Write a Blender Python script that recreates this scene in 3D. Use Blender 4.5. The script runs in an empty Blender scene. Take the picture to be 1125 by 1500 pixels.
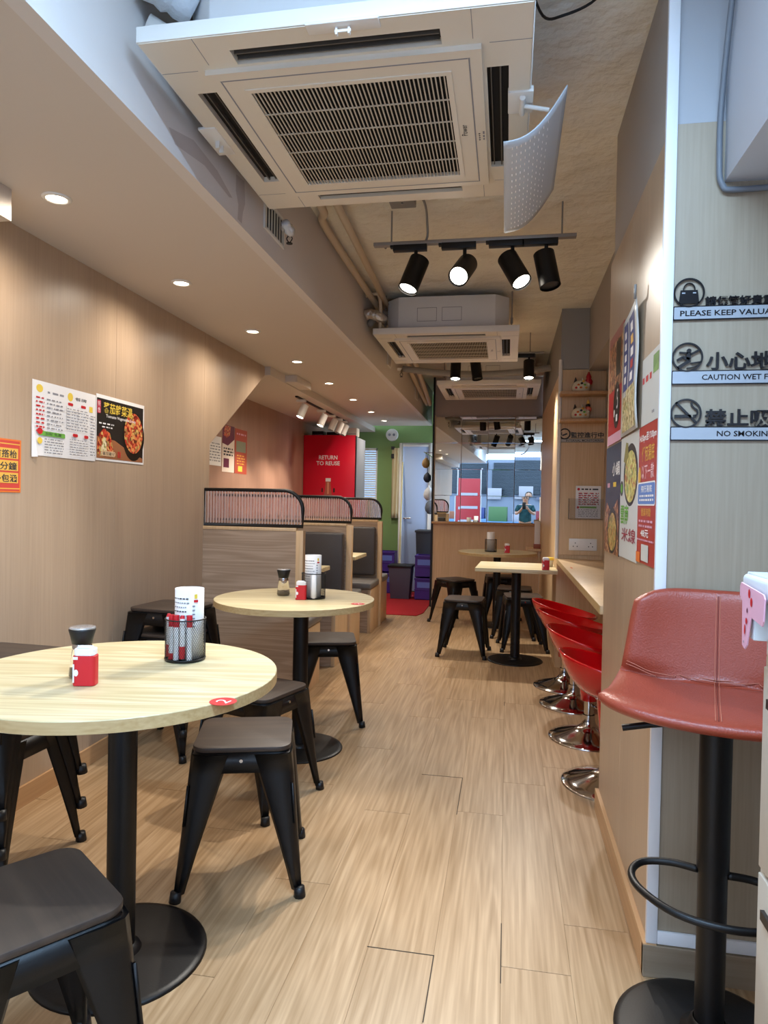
import bpy, bmesh, math, random
from mathutils import Vector, Matrix
random.seed(7)
S = bpy.context.scene
COL = S.collection

# ---------------------------------------------------------------- camera
cam_d = bpy.data.cameras.new('camera'); cam = bpy.data.objects.new('camera', cam_d); COL.objects.link(cam); S.camera = cam
cam_d.sensor_fit = 'VERTICAL'; cam_d.sensor_height = 24.0; cam_d.lens = 1000.0 / 1500.0 * 24.0; cam_d.clip_start = 0.02
YAW, PITCH, ROLL = math.radians(10.2), math.radians(-.87), math.radians(1.1)
fw = Vector((-math.sin(YAW) * math.cos(PITCH), math.cos(YAW) * math.cos(PITCH), math.sin(PITCH)))
r0 = Vector((math.cos(YAW), math.sin(YAW), 0)); u0 = r0.cross(fw)
up = u0 * math.cos(ROLL) - r0 * math.sin(ROLL); rt = r0 * math.cos(ROLL) + u0 * math.sin(ROLL)
M = Matrix((rt, up, -fw)).transposed().to_4x4(); M.translation = Vector((0, 0, 1.22))
cam.matrix_world = M

# ---------------------------------------------------------------- world, exposure
W = bpy.data.worlds.new('world'); S.world = W; W.use_nodes = True
bg = W.node_tree.nodes['Background']; bg.inputs[0].default_value = (.58, .75, 1.0, 1); bg.inputs[1].default_value = 6.5
S.view_settings.view_transform = 'Standard'; S.view_settings.look = 'None'; S.view_settings.gamma = 1
S.view_settings.use_curve_mapping = False; S.view_settings.exposure = -0.08
WARM = (1.0, .88, .74); NEUT = (1.0, .94, .85)

# ---------------------------------------------------------------- helpers
def lin(c):
    if isinstance(c, str): c = tuple(int(c[i:i + 2], 16) for i in (0, 2, 4))
    return tuple(((v / 255) / 12.92 if v / 255 <= .04045 else ((v / 255 + .055) / 1.055) ** 2.4) for v in c[:3]) + (1,)

MATS = {}
def mat(name, col=None, rough=.5, metal=0, emit=None, es=1, trans=0, coat=0, bump=0, bscale=60, var=0, vscale=4, alpha=1, ior=1.45, spec=.5):
    if name in MATS: return MATS[name]
    m = bpy.data.materials.new(name); m.use_nodes = True; nt = m.node_tree; b = nt.nodes['Principled BSDF']
    c = lin(col) if col else (.8, .8, .8, 1)
    b.inputs['Base Color'].default_value = c; b.inputs['Roughness'].default_value = rough; b.inputs['Metallic'].default_value = metal
    b.inputs['Transmission Weight'].default_value = trans; b.inputs['Coat Weight'].default_value = coat; b.inputs['IOR'].default_value = ior
    b.inputs['Specular IOR Level'].default_value = spec; b.inputs['Alpha'].default_value = alpha
    if emit: b.inputs['Emission Color'].default_value = lin(emit) if isinstance(emit, str) else (*emit, 1); b.inputs['Emission Strength'].default_value = es
    if var or bump:
        tc = nt.nodes.new('ShaderNodeTexCoord')
        if var:
            n = nt.nodes.new('ShaderNodeTexNoise'); n.inputs['Scale'].default_value = vscale; n.inputs['Detail'].default_value = 6
            nt.links.new(tc.outputs['Object'], n.inputs['Vector'])
            hs = nt.nodes.new('ShaderNodeMix'); hs.data_type = 'RGBA'
            hs.inputs[6].default_value = tuple(max(0, v * (1 - var)) for v in c[:3]) + (1,); hs.inputs[7].default_value = tuple(min(1, v * (1 + var)) for v in c[:3]) + (1,)
            nt.links.new(n.outputs['Fac'], hs.inputs[0]); nt.links.new(hs.outputs[2], b.inputs['Base Color'])
        if bump:
            n2 = nt.nodes.new('ShaderNodeTexNoise'); n2.inputs['Scale'].default_value = bscale; n2.inputs['Detail'].default_value = 5
            nt.links.new(tc.outputs['Object'], n2.inputs['Vector'])
            bp = nt.nodes.new('ShaderNodeBump'); bp.inputs['Strength'].default_value = bump; bp.inputs['Distance'].default_value = .01
            nt.links.new(n2.outputs['Fac'], bp.inputs['Height']); nt.links.new(bp.outputs['Normal'], b.inputs['Normal'])
    MATS[name] = m; return m

def wood(name, light, dark, axis='Z', rough=.45, fine=90, rings=.35, ringscale=1.6, rnd=.0, ringfreq=26, stripes=0):
    """grain runs along axis; fine streaks + cathedral rings + optional broad stripes"""
    m = bpy.data.materials.new(name); m.use_nodes = True; nt = m.node_tree; N = nt.nodes; L = nt.links; b = N['Principled BSDF']
    tc = N.new('ShaderNodeTexCoord'); oi = N.new('ShaderNodeObjectInfo')
    off = N.new('ShaderNodeVectorMath'); off.operation = 'SCALE'; off.inputs[0].default_value = (37.3, 21.7, 11.9); L.new(oi.outputs['Random'], off.inputs['Scale'])
    ad = N.new('ShaderNodeVectorMath'); ad.operation = 'ADD'; L.new(tc.outputs['Object'], ad.inputs[0]); L.new(off.outputs[0], ad.inputs[1])
    def sc(k, al):
        mp = N.new('ShaderNodeMapping'); v = [k, k, k]; v['XYZ'.index(axis)] = al; mp.inputs['Scale'].default_value = v; L.new(ad.outputs[0], mp.inputs['Vector']); return mp.outputs[0]
    def noise(vec, s, d=4, dist=0):
        n = N.new('ShaderNodeTexNoise'); n.inputs['Scale'].default_value = s; n.inputs['Detail'].default_value = d; n.inputs['Distortion'].default_value = dist; L.new(vec, n.inputs['Vector']); return n.outputs['Fac']
    def math_(op, a, bb=None):
        n = N.new('ShaderNodeMath'); n.operation = op
        for i, v in enumerate((a, bb)):
            if v is None: continue
            if hasattr(v, 'is_output') or not isinstance(v, (int, float)): L.new(v, n.inputs[i])
            else: n.inputs[i].default_value = v
        return n.outputs[0]
    f1 = noise(sc(1, .03), fine, 5)
    f2 = noise(sc(1, .055), ringscale * 3.2, 2, .3)
    rg = math_('MULTIPLY', math_('ADD', math_('SINE', math_('MULTIPLY', f2, ringfreq * 2.4)), 1.0), .5)
    rg = math_('POWER', rg, 1.6)
    fac = math_('ADD', math_('MULTIPLY', f1, 1 - rings), math_('MULTIPLY', rg, rings))
    if stripes:
        f3 = noise(sc(1, .01), 9, 2)
        fac = math_('ADD', math_('MULTIPLY', fac, 1 - stripes), math_('MULTIPLY', f3, stripes))
    r = N.new('ShaderNodeValToRGB'); L.new(fac, r.inputs[0]); r.color_ramp.elements[0].position = .25; r.color_ramp.elements[1].position = .75
    r.color_ramp.elements[0].color = lin(dark); r.color_ramp.elements[1].color = lin(light)
    out = r.outputs[0]
    if rnd:
        hv = N.new('ShaderNodeHueSaturation'); v = math_('ADD', math_('MULTIPLY', oi.outputs['Random'], rnd), 1 - rnd / 2); L.new(v, hv.inputs['Value']); L.new(out, hv.inputs['Color']); out = hv.outputs[0]
    L.new(out, b.inputs['Base Color']); b.inputs['Roughness'].default_value = rough
    bp = N.new('ShaderNodeBump'); bp.inputs['Strength'].default_value = .08; bp.inputs['Distance'].default_value = .002; L.new(f1, bp.inputs['Height']); L.new(bp.outputs[0], b.inputs['Normal'])
    MATS[name] = m; return m

def food(name, cols, scale=14):
    if name in MATS: return MATS[name]
    m = bpy.data.materials.new(name); m.use_nodes = True; nt = m.node_tree; b = nt.nodes['Principled BSDF']
    tc = nt.nodes.new('ShaderNodeTexCoord'); n = nt.nodes.new('ShaderNodeTexVoronoi'); n.inputs['Scale'].default_value = scale * 5
    nt.links.new(tc.outputs['Object'], n.inputs['Vector']); r = nt.nodes.new('ShaderNodeValToRGB'); r.color_ramp.interpolation = 'LINEAR'
    sp = nt.nodes.new('ShaderNodeSeparateColor'); nt.links.new(n.outputs['Color'], sp.inputs[0]); nt.links.new(sp.outputs[0], r.inputs[0])
    els = r.color_ramp.elements
    while len(els) < len(cols): els.new(.5)
    for i, c in enumerate(cols): els[i].position = i / (len(cols) - 1); els[i].color = lin(c)
    nt.links.new(r.outputs[0], b.inputs['Base Color']); b.inputs['Roughness'].default_value = .35
    MATS[name] = m; return m

class MB:
    def __init__(s): s.v = []; s.f = []; s.m = []; s.sm = []; s.mats = []
    def mi(s, m):
        if m is None: m = s.mats[0] if s.mats else None
        if m not in s.mats: s.mats.append(m)
        return s.mats.index(m)
    def add(s, vs, fs, m=None, smooth=False, T=None):
        o = len(s.v); i = s.mi(m)
        s.v += [tuple(T @ Vector(v)) if T else tuple(v) for v in vs]
        for f in fs: s.f.append(tuple(o + k for k in f)); s.m.append(i); s.sm.append(smooth)
        return s
    def box(s, x0, y0, z0, x1, y1, z1, m=None, T=None):
        vs = [(x, y, z) for z in (z0, z1) for y in (y0, y1) for x in (x0, x1)]
        return s.add(vs, [(0, 2, 3, 1), (4, 5, 7, 6), (0, 1, 5, 4), (2, 6, 7, 3), (0, 4, 6, 2), (1, 3, 7, 5)], m, False, T)
    def cyl(s, p0, p1, r0, r1=None, n=16, m=None, caps=True, smooth=True):
        r1 = r0 if r1 is None else r1; p0 = Vector(p0); p1 = Vector(p1); d = (p1 - p0).normalized()
        a = d.orthogonal().normalized(); b = d.cross(a); vs = []
        for p, r in ((p0, r0), (p1, r1)):
            for k in range(n):
                t = 2 * math.pi * k / n; vs.append(p + (a * math.cos(t) + b * math.sin(t)) * r)
        s.add(vs, [(k, (k + 1) % n, n + (k + 1) % n, n + k) for k in range(n)], m, smooth)
        if caps: s.add(vs[:n], [tuple(range(n))[::-1]], m); s.add(vs[n:], [tuple(range(n))], m)
        return s
    def tube(s, pts, r, n=8, m=None, closed=False):
        pts = [Vector(p) for p in pts]; N = len(pts); vs = []; a = None
        for i, p in enumerate(pts):
            if closed: d = (pts[(i + 1) % N] - pts[i - 1]).normalized()
            else: d = (pts[min(i + 1, N - 1)] - pts[max(i - 1, 0)]).normalized()
            a = d.orthogonal().normalized() if a is None else (a - d * a.dot(d)).normalized()
            b = d.cross(a); rr = r[i] if isinstance(r, (list, tuple)) else r
            for k in range(n): t = 2 * math.pi * k / n; vs.append(p + (a * math.cos(t) + b * math.sin(t)) * rr)
        fs = [(i * n + k, i * n + (k + 1) % n, ((i + 1) % N) * n + (k + 1) % n, ((i + 1) % N) * n + k) for i in range(N if closed else N - 1) for k in range(n)]
        if not closed: fs += [tuple(range(n))[::-1], tuple((N - 1) * n + k for k in range(n))]
        return s.add(vs, fs, m, True)
    def lathe(s, prof, n=24, m=None, c=(0, 0, 0), smooth=True, sx=1, sy=1):
        vs = [(c[0] + r * math.cos(2 * math.pi * k / n) * sx, c[1] + r * math.sin(2 * math.pi * k / n) * sy, c[2] + z) for r, z in prof for k in range(n)]
        fs = [(i * n + k, i * n + (k + 1) % n, (i + 1) * n + (k + 1) % n, (i + 1) * n + k) for i in range(len(prof) - 1) for k in range(n)]
        s.add(vs, fs, m, smooth)
        return s
    def prism(s, poly, z0, z1, m=None, T=None):
        n = len(poly); vs = [(x, y, z0) for x, y in poly] + [(x, y, z1) for x, y in poly]
        return s.add(vs, [tuple(range(n))[::-1], tuple(range(n, 2 * n))] + [(k, (k + 1) % n, n + (k + 1) % n, n + k) for k in range(n)], m, False, T)
    def build(s, name, parent=None, m=None, bevel=0, seg=2, loc=None, rot=0, subd=0, solid=0):
        me = bpy.data.meshes.new(name); me.from_pydata(s.v, [], s.f)
        if m is not None and not (s.mats and s.mats[0]): s.mats = [m]
        for mm in s.mats: me.materials.append(mm)
        me.polygons.foreach_set('material_index', s.m); me.polygons.foreach_set('use_smooth', s.sm); me.update()
        if bevel:
            bm = bmesh.new(); bm.from_mesh(me); bmesh.ops.remove_doubles(bm, verts=bm.verts, dist=1e-5)
            es = [e for e in bm.edges if len(e.link_faces) == 2 and e.calc_face_angle(0) > .5]
            bmesh.ops.bevel(bm, geom=es, offset=bevel, segments=seg, profile=.5, affect='EDGES', clamp_overlap=True)
            for f in bm.faces:
                if seg > 1: f.smooth = True
            bm.to_mesh(me); bm.free()
            if seg > 1: me.set_sharp_from_angle(angle=.6)
        o = bpy.data.objects.new(name, me); COL.objects.link(o)
        if parent: o.parent = parent
        if loc is not None: o.location = loc
        if rot: o.rotation_euler.z = rot
        if solid: md = o.modifiers.new('s', 'SOLIDIFY'); md.thickness = solid; md.offset = 0
        if subd: md = o.modifiers.new('d', 'SUBSURF'); md.levels = subd; md.render_levels = subd
        return o

def tag(o, label=None, cat=None, group=None, kind=None):
    if label: o['label'] = label
    if cat: o['category'] = cat
    if group: o['group'] = group
    if kind: o['kind'] = kind
    return o
def thing(name, label, cat, loc=(0, 0, 0), rz=0, group=None):
    o = bpy.data.objects.new(name, None); COL.objects.link(o); o.empty_display_size = .05; o.location = loc; o.rotation_euler = (0, 0, rz)
    return tag(o, label, cat, group)
def copy_tree(o, parent=None):
    kids = list(o.children); c = o.copy(); COL.objects.link(c); c.parent = parent
    for k in kids: copy_tree(k, c)
    return c
def dup(root, loc, rz, label, group=None):
    c = copy_tree(root); c.location = loc; c.rotation_euler = (0, 0, rz); c['label'] = label
    if group: c['group'] = group
    return c
def struct(name, b, m=None, parent=None, **k):
    o = b.build(name, parent, m, **k)
    if not parent: o['kind'] = 'structure'
    return o
def rrect(x0, y0, x1, y1, r, n=5):
    P = []
    for cx, cy, a in ((x1 - r, y1 - r, 0), (x0 + r, y1 - r, 90), (x0 + r, y0 + r, 180), (x1 - r, y0 + r, 270)):
        for k in range(n + 1): t = math.radians(a + 90 * k / n); P.append((cx + r * math.cos(t), cy + r * math.sin(t)))
    return P

TXT = {}
def textgeo(s, bold=0.0, extrude=0.0):
    key = (s, bold, extrude)
    if key not in TXT:
        cu = bpy.data.curves.new('t', 'FONT'); cu.body = s; cu.size = 1; cu.extrude = extrude; cu.offset = bold; cu.resolution_u = 2; cu.align_x = 'LEFT'
        o = bpy.data.objects.new('t', cu); COL.objects.link(o); bpy.context.view_layer.update()
        dg = bpy.context.evaluated_depsgraph_get(); me = o.evaluated_get(dg).to_mesh()
        vs = [tuple(v.co) for v in me.vertices]; fs = [tuple(p.vertices) for p in me.polygons]
        o.evaluated_get(dg).to_mesh_clear(); bpy.data.objects.remove(o); bpy.data.curves.remove(cu)
        xs = [v[0] for v in vs] or [0, 1]; ys = [v[1] for v in vs] or [0, 1]
        TXT[key] = (vs, fs, min(xs), max(xs), min(ys), max(ys))
    return TXT[key]

class Flat:
    """collects print on a plane: o origin (lower left), r right, u up, n outwards"""
    def __init__(s, o, r, u):
        s.o = Vector(o); s.r = Vector(r).normalized(); s.u = Vector(u).normalized(); s.n = s.r.cross(s.u); s.b = MB(); s.z = .0012
        s.T = Matrix((s.r, s.u, s.n)).transposed().to_4x4(); s.T.translation = s.o
    def rect(s, x0, y0, x1, y1, m, z=None, r=0):
        s.z += .00012; z = s.z if z is None else z
        P = rrect(x0, y0, x1, y1, r, 4) if r else [(x0, y0), (x1, y0), (x1, y1), (x0, y1)]
        s.b.add([(x, y, z) for x, y in P], [tuple(range(len(P)))], m, False, s.T); return s
    def ell(s, cx, cy, rx, ry, m, n=24):
        s.z += .00012; s.b.add([(cx + rx * math.cos(2 * math.pi * k / n), cy + ry * math.sin(2 * math.pi * k / n), s.z) for k in range(n)], [tuple(range(n))], m, False, s.T); return s
    def poly(s, P, m): s.z += .00012; s.b.add([(x, y, s.z) for x, y in P], [tuple(range(len(P)))], m, False, s.T); return s
    def text(s, t, x0, y0, x1, y1, m, bold=0, ex=0):
        """fit text into box"""
        s.z += .00012; vs, fs, a, b_, c, d = textgeo(t, bold, 0)
        kx = (x1 - x0) / max(1e-6, b_ - a); ky = (y1 - y0) / max(1e-6, d - c)
        s.b.add([(x0 + (v[0] - a) * kx, y0 + (v[1] - c) * ky, s.z) for v in vs], fs, m, False, s.T); return s
    def solid(s, t, x0, y0, x1, y1, m, depth, z0=0, bold=0):
        vs, fs, a, b_, c, d = textgeo(t, bold, .5)
        kx = (x1 - x0) / (b_ - a); ky = (y1 - y0) / (d - c)
        s.b.add([(x0 + (v[0] - a) * kx, y0 + (v[1] - c) * ky, z0 + (v[2] + .5) * depth) for v in vs], fs, m, False, s.T); return s
    def scribble(s, x0, y0, x1, y1, m, rows=4, fill=.55, seed=1):
        """rows of small print too fine to read: short dashes"""
        rd = random.Random(seed); h = (y1 - y0) / rows; s.z += .00012
        for k in range(rows):
            x = x0
            while x < x1:
                w = rd.uniform(.5, 2.2) * h; xe = min(x1, x + w); yy = y1 - (k + 1) * h
                s.b.add([(x, yy + h * .25, s.z), (xe, yy + h * .25, s.z), (xe, yy + h * (.25 + fill), s.z), (x, yy + h * (.25 + fill), s.z)], [(0, 1, 2, 3)], m, False, s.T)
                x = xe + rd.uniform(.3, .9) * h
        return s
    def build(s, name, parent=None): return s.b.build(name, parent)

# ---------------------------------------------------------------- materials
M_floor = wood('oak_floor', 'BE9F7B', '957550', 'Y', .38, 95, .15, 2.4, .05, 30)
M_lam = wood('wall_laminate', 'BFA78E', 'A8917A', 'Z', .38, 110, .10, .8, 0, 10, .5)
M_lam_r = wood('wall_laminate_grey', 'BEA589', 'A88F76', 'Z', .35, 150, .05, .8, 0, 10, .4)
M_ash = wood('ash_top', 'DDD2AE', 'C3B286', 'X', .38, 60, .34, 3.0, 0, 30)
M_ash_edge = wood('ash_edge', 'C9AE80', 'B0925F', 'X', .5, 120, .1, 1)
M_booth = wood('booth_wood', 'BDA48C', '9F866E', 'X', .42, 80, .30, 3.4, 0, 26)
M_light = wood('light_oak', 'E0C198', 'CDAA7E', 'Z', .4, 110, .12, 1, 0, 12)
M_base = wood('skirting_wood', 'C79E72', 'B48A60', 'Y', .45, 90, .1, 1)
M_seatwood = wood('stool_seat_wood', '43362D', '342A24', 'X', .5, 90, .3, 2)
M_ceil = mat('ceiling_paint', 'D6C4AE', .8, bump=.05, bscale=20)
M_soff = mat('soffit_paint', 'D2C8BE', .6)
M_bulk = mat('bulkhead_paint', 'DAD4D0', .65)
M_plaster = mat('old_plaster', 'EEE7DA', .85, bump=1.0, bscale=5, var=.22, vscale=1.8)
for nd in M_plaster.node_tree.nodes:
    if nd.type == 'BUMP': nd.inputs['Distance'].default_value = .06
M_grey = mat('grey_wall_paint', 'A9A19A', .7, bump=.05)
M_greywall = mat('far_grey_paint', 'A49A97', .7)
M_white = mat('white_plastic', 'E9E6E0', .35)
M_acw = mat('aged_white_plastic', 'E4DBCB', .38, var=.04, vscale=3)
M_acbody = mat('ac_body_white', 'DADADA', .45)
M_trimw = mat('white_trim', 'E4E6EA', .35)
M_black = mat('black_metal', '0A0A0C', .42, .1, bump=.04, bscale=180)
M_blackp = mat('black_plastic', '141416', .45)
M_dark = mat('dark_void', '1A1716', .8)
M_grille = mat('grille_brown', 'C9BFAE', .5)
M_chrome = mat('chrome', 'C4C0BE', .10, 1.0)
M_redabs = mat('red_abs', 'C4060F', .16, coat=.6)
M_leather = mat('tan_leather', '97402D', .33, bump=.15, bscale=240, var=.08, vscale=10)
M_stitch = mat('stitching', 'B66B55', .6)
M_red = mat('red_print', 'C9202A', .4); M_pw = mat('paper_white', 'EDEBEA', .55); M_ink = mat('ink', '2A2A30', .6)
M_inkg = mat('ink_grey', '8C8C92', .6); M_yel = mat('yellow_print', 'EBCB4E', .5); M_green = mat('green_print', '6FB049', .5)
M_pblack = mat('print_black', '1C1A1B', .35); M_pred = mat('poster_red', 'B91F28', .35); M_pblue = mat('poster_blue', '3A4C8C', .35); M_plb = mat('poster_light_blue', '5E8ACF', .35)
M_gold = mat('print_gold', 'E3B04B', .5); M_navy = mat('poster_navy', '232B44', .35); M_pink = mat('print_pink', 'DDA9BE', .5)
M_orange = mat('print_orange', 'E0742C', .5); M_pale = mat('poster_pale', 'D6D8D4', .3)
M_pipe = mat('pipe_paint', 'CDBCA4', .5); M_conduit = mat('grey_conduit', '8D8A86', .45); M_cable = mat('grey_cable', '6E737B', .5)
M_foil = mat('foil_wrap', 'CFC8C0', .28, .8, bump=1.0, bscale=40)
M_film = mat('clear_plastic_wrap', 'D5DAE0', .25, bump=1.0, bscale=30, var=.1)
M_rail = mat('grey_rail', '9B9896', .4, .4)
M_cush = mat('dark_grey_vinyl', '4A4544', .45, bump=.1, bscale=80); M_cush2 = mat('seat_vinyl', '75706C', .4)
M_greenw = mat('green_wall_paint', '86A566', .7); M_carpet = mat('red_mat_pile', 'B3202A', .95, bump=.8, bscale=300, var=.1, vscale=60)
M_bin = mat('bin_grey', '5A6070', .5); M_purple = mat('purple_crate', '4A2E8C', .45); M_lblue = mat('pale_blue_door', 'B5CCF0', .45)
M_glass = mat('clear_glass', 'FFFFFF', .03, trans=1.0, ior=1.3); M_mirror = mat('mirror', 'E4EAEC', .0, 1.0)
M_lamp = mat('lamp_lens_lit', 'FFFFFF', .4, emit=(1, .9, .75), es=14); M_lampoff = mat('lamp_lens_off', '3A3A3C', .2)
M_skin = mat('skin', 'C99A7E', .5)

def reeded():
    m = mat('reeded_glass', 'F4DFDC', .05, trans=.92, ior=1.10, alpha=1); return m
M_reed = reeded(); M_reed2 = mat('reeded_glass_frosted', 'FBEFEC', .3, trans=.72, ior=1.15)

# ---------------------------------------------------------------- room shell
XL, XBL, XR, H = -1.845, -2.45, .386, 2.68
SOF, BCEIL = 2.235, 2.17
YF, YB = -.9, 7.97
# floor: base slab and individually laid planks
b = MB().box(-2.6, YF, -.06, 1.3, 9.4, -.008, mat('floor_slab', '6B5540', .8)); floor = struct('floor', b)
pm = {}
def plank_mesh(L):
    if L not in pm:
        bb = MB().box(-.08955, 0, -.008, .08955, L, 0, M_floor); o = bb.build('plank', floor, bevel=.0003, seg=1); pm[L] = o; return o
    o = pm[L].copy(); COL.objects.link(o); return o
PW = .1795; JOINT = {0: 1.82, 1: 2.70, 2: 1.815, 3: 2.034, -1: 2.633}
for k in range(-13, 8):
    x = -.259 + k * PW; L = 1.212; y = JOINT.get(k, 1.82 + (k * .47) % 1.212) - 3 * L
    while y < 8.9:
        y0 = max(y, -.9); y1 = min(y + L, 9.2)
        if y1 - y0 > .1 and not (x > .75 and y0 > 2.9) and not (x < -1.95 and y1 < 3.9):
            p = plank_mesh(round(y1 - y0 - .0010, 2)); p.location = (x, y0, 0); p.parent = floor
        y += L
WORN = [(-.35, 3.032, -.168, 3.032), (-.168, 2.67, -.168, 3.03), (-.35, 1.82, -.168, 1.82), (-.168, 1.58, -.168, 1.82), (.010, 1.75, .010, 2.0), (.010, 4.18, .010, 4.26)]
# open, worn joints between some planks
for k, (x0, y0, x1, y1) in enumerate(WORN):
    o = MB().box(min(x0, x1) - .0014, min(y0, y1) - .0014, -.001, max(x0, x1) + .0014, max(y0, y1) + .0014, .0004, mat('joint_dirt', '3E342A', .9)).build('worn_joint', floor)
# left near wall: laminate sheets, with a chamfered upper far corner
wl = struct('wall_left', MB().box(-2.0, YF, 0, XL - .014, 3.98, SOF, M_grey))
edges = [YF, .10, 1.06, 2.02, 2.98, 3.94]
for a, c in zip(edges[:-1], edges[1:]):
    MB().box(XL - .014, a + .0008, .08, XL, c - .0008, SOF, M_lam).build('laminate_panel', wl, bevel=.0006, seg=1)
T = Matrix(((0, 0, 1, 0), (1, 0, 0, 0), (0, 1, 0, 0), (0, 0, 0, 1)))   # poly (y,z) extruded in x
MB().prism([(3.9416, .08), (4.03, .08), (4.03, 1.56), (4.99, 2.168), (4.99, SOF), (3.9416, SOF)], XBL, XL, M_lam, T).build('laminate_panel', wl, bevel=.001, seg=1)
struct('baseboard_left', MB().box(XL - .01, YF, 0, XL + .010, 4.03, .082, M_base), bevel=.001, seg=1)
struct('wall_booth', MB().box(XBL - .05, 3.95, 0, XBL, 9.2, 2.3, wood('booth_wall_laminate', 'B58F7A', '9E7A66', 'Z', .4, 110, .1, .8, 0, 10, .5)))
# soffit (low ceiling on the left) with bulkhead face, booth ceiling, high plaster ceiling
struct('ceiling_soffit', MB().box(-2.45, YF, SOF, -1.04, 9.0, SOF + .04, M_soff))
struct('trim_bulkhead', MB().box(-1.04, YF, SOF - .001, -.995, 9.0, H, M_bulk))
bs = bpy.data.objects['trim_bulkhead']
for P in ([(1.86, 2.30), (2.02, 2.345), (2.20, 2.335), (2.33, 2.30), (2.30, 2.29), (2.10, 2.305), (1.9, 2.27)], [(2.36, 2.40), (2.44, 2.41), (2.45, 2.33), (2.43, 2.29), (2.42, 2.245), (2.38, 2.245), (2.385, 2.30), (2.36, 2.34)]):
    MB().add([(-.9945, y, z) for y, z in P], [tuple(range(len(P)))], mat('damp_stain', 'C0B6B2', .7)).build('damp_stain', bs)
struct('ceiling_booth', MB().box(XBL, 4.99, BCEIL, -1.80, 9.2, SOF - .001, M_soff))
struct('ceiling', MB().box(-2.5, YF, H, 1.4, 9.3, H + .06, M_plaster))
# near right wall (posters), grey above
wr = struct('wall_right', MB().box(XR + .012, 1.875, 0, 1.3, 2.83, H, M_grey))
for a, c in ((1.872, 2.36), (2.36, 2.832)):
    MB().box(XR, a + (.0006 if a > 2 else 0), .085, XR + .013, c - .0006, 2.175, M_lam_r).build('laminate_panel', wr, bevel=.0006, seg=1)
struct('baseboard_right', MB().box(XR - .014, 1.852, 0, XR + .02, 2.84, .085, M_base), bevel=.001, seg=1)
# column face towards the street: laminate board, blue-white trims
wc = struct('wall_column', MB().box(XR + .012, 1.875, 0, 1.3, 1.9, H, M_grey))
MB().box(XR + .012, 1.864, .118, 1.3, 1.876, 2.20, wood('column_laminate_daylit', 'AA9C88', '958773', 'Z', .42, 150, .1, .8, 0, 10, .4)).build('laminate_panel', wc, bevel=.0008, seg=1)  # same laminate as the walls, greyed in colour for the blue daylight on it
MB().box(XR + .012, 1.868, 2.20, 1.3, 1.876, H, mat('column_grey_paint', 'A7A9AE', .6)).build('painted_panel', wc)
struct('trim_1', MB().box(XR - .006, 1.856, .085, XR + .022, 1.872, H, M_trimw), bevel=.002)
struct('trim_2', MB().box(XR + .022, 1.856, .085, 1.3, 1.866, .118, M_trimw), bevel=.002)
struct('baseboard_column', MB().box(XR - .014, 1.85, 0, 1.3, 1.868, .083, wood('grey_skirting', '9C8A75', '88765F', 'X', .45, 90, .1, 1)), bevel=.001, seg=1)
# recessed counter bay
struct('wall_bay', MB().box(.70, 2.83, 0, .76, 5.3, 2.2, M_lam_r).box(.70, 2.83, 2.2, .76, 5.3, H, M_grey))
struct('trim_beam', MB().box(.575, 2.83, 2.215, .76, 5.3, H, M_grey))
ws = struct('wall_shelf_end', MB().box(.375, 5.262, 0, .76, YB, 2.23, M_light).box(.375, 5.262, 2.23, .76, YB, H, mat('pilaster_grey', '9E9C98', .7)))
MB().box(.372, 5.25, .85, .70, 5.262, 2.225, M_light).build('laminate_panel', ws, bevel=.001, seg=1)
MB().box(.372, 5.25, 2.232, .575, 5.262, H, mat('pilaster_grey')).build('painted_panel', ws, bevel=.001, seg=1)
MB().box(.375, 5.262, .82, .376, 5.3, .83, M_light)
struct('trim_corner', MB().cyl((.372, 5.25, .82), (.372, 5.25, 2.30), .014, n=12, m=M_white))
# far wall carrying the mirror
wm = struct('wall_back', MB().box(-.85, 7.984, 0, .40, 8.1, H, M_greywall))
for a, c in ((-.85, -.22), (-.22, .375)):
    MB().box(a + .0008, 7.97, .09, c - .0008, 7.985, .975, M_light).build('laminate_panel', wm, bevel=.0006, seg=1)
MB().box(-.85, 7.972, 1.0, -.838, 7.985, 2.24, M_light).build('laminate_panel', wm)
MB().box(.382, 7.972, 1.0, .40, 7.985, 2.24, M_light).build('laminate_panel', wm)
struct('baseboard_back', MB().box(-.85, 7.958, 0, .375, 7.985, .09, M_light), bevel=.001, seg=1)
struct('trim_mirror_ledge', MB().box(-.86, 7.93, .975, .38, 7.985, 1.0, M_base), bevel=.002)
struct('trim_wall_end', MB().box(-.872, 7.955, 0, -.85, 8.1, H, M_blackp))
# back passage
struct('wall_green', MB().box(-2.5, 9.2, 0, -2.0, 9.26, H, M_greenw).box(-1.76, 9.2, 0, -.3, 9.26, H, M_greenw).box(-2.0, 9.2, 1.95, -1.76, 9.26, H, M_greenw).box(-2.0, 9.2, 0, -1.76, 9.26, .9, M_greenw))
struct('wall_passage', MB().box(-.80, 8.1, 0, -.74, 8.62, H, mat('passage_teal', '4B6A62', .7)).box(-.80, 8.62, 2.1, -.74, 9.2, H, mat('passage_teal')))  # opening at the far end is added, out of view, to let daylight in
win = struct('window_1', MB().box(-2.0, 9.215, .9, -1.76, 9.22, 1.95, mat('pane_grey', '8FA2B8', .1, trans=.8)))
fr = MB()
for q in ((-2.0, .9, -1.98, 1.95), (-1.78, .9, -1.76, 1.95), (-2.0, .9, -1.76, .93), (-2.0, 1.92, -1.76, 1.95)): fr.box(q[0], 9.19, q[1], q[2], 9.235, q[3], M_white)
fr.build('window_frame', win)
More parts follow.
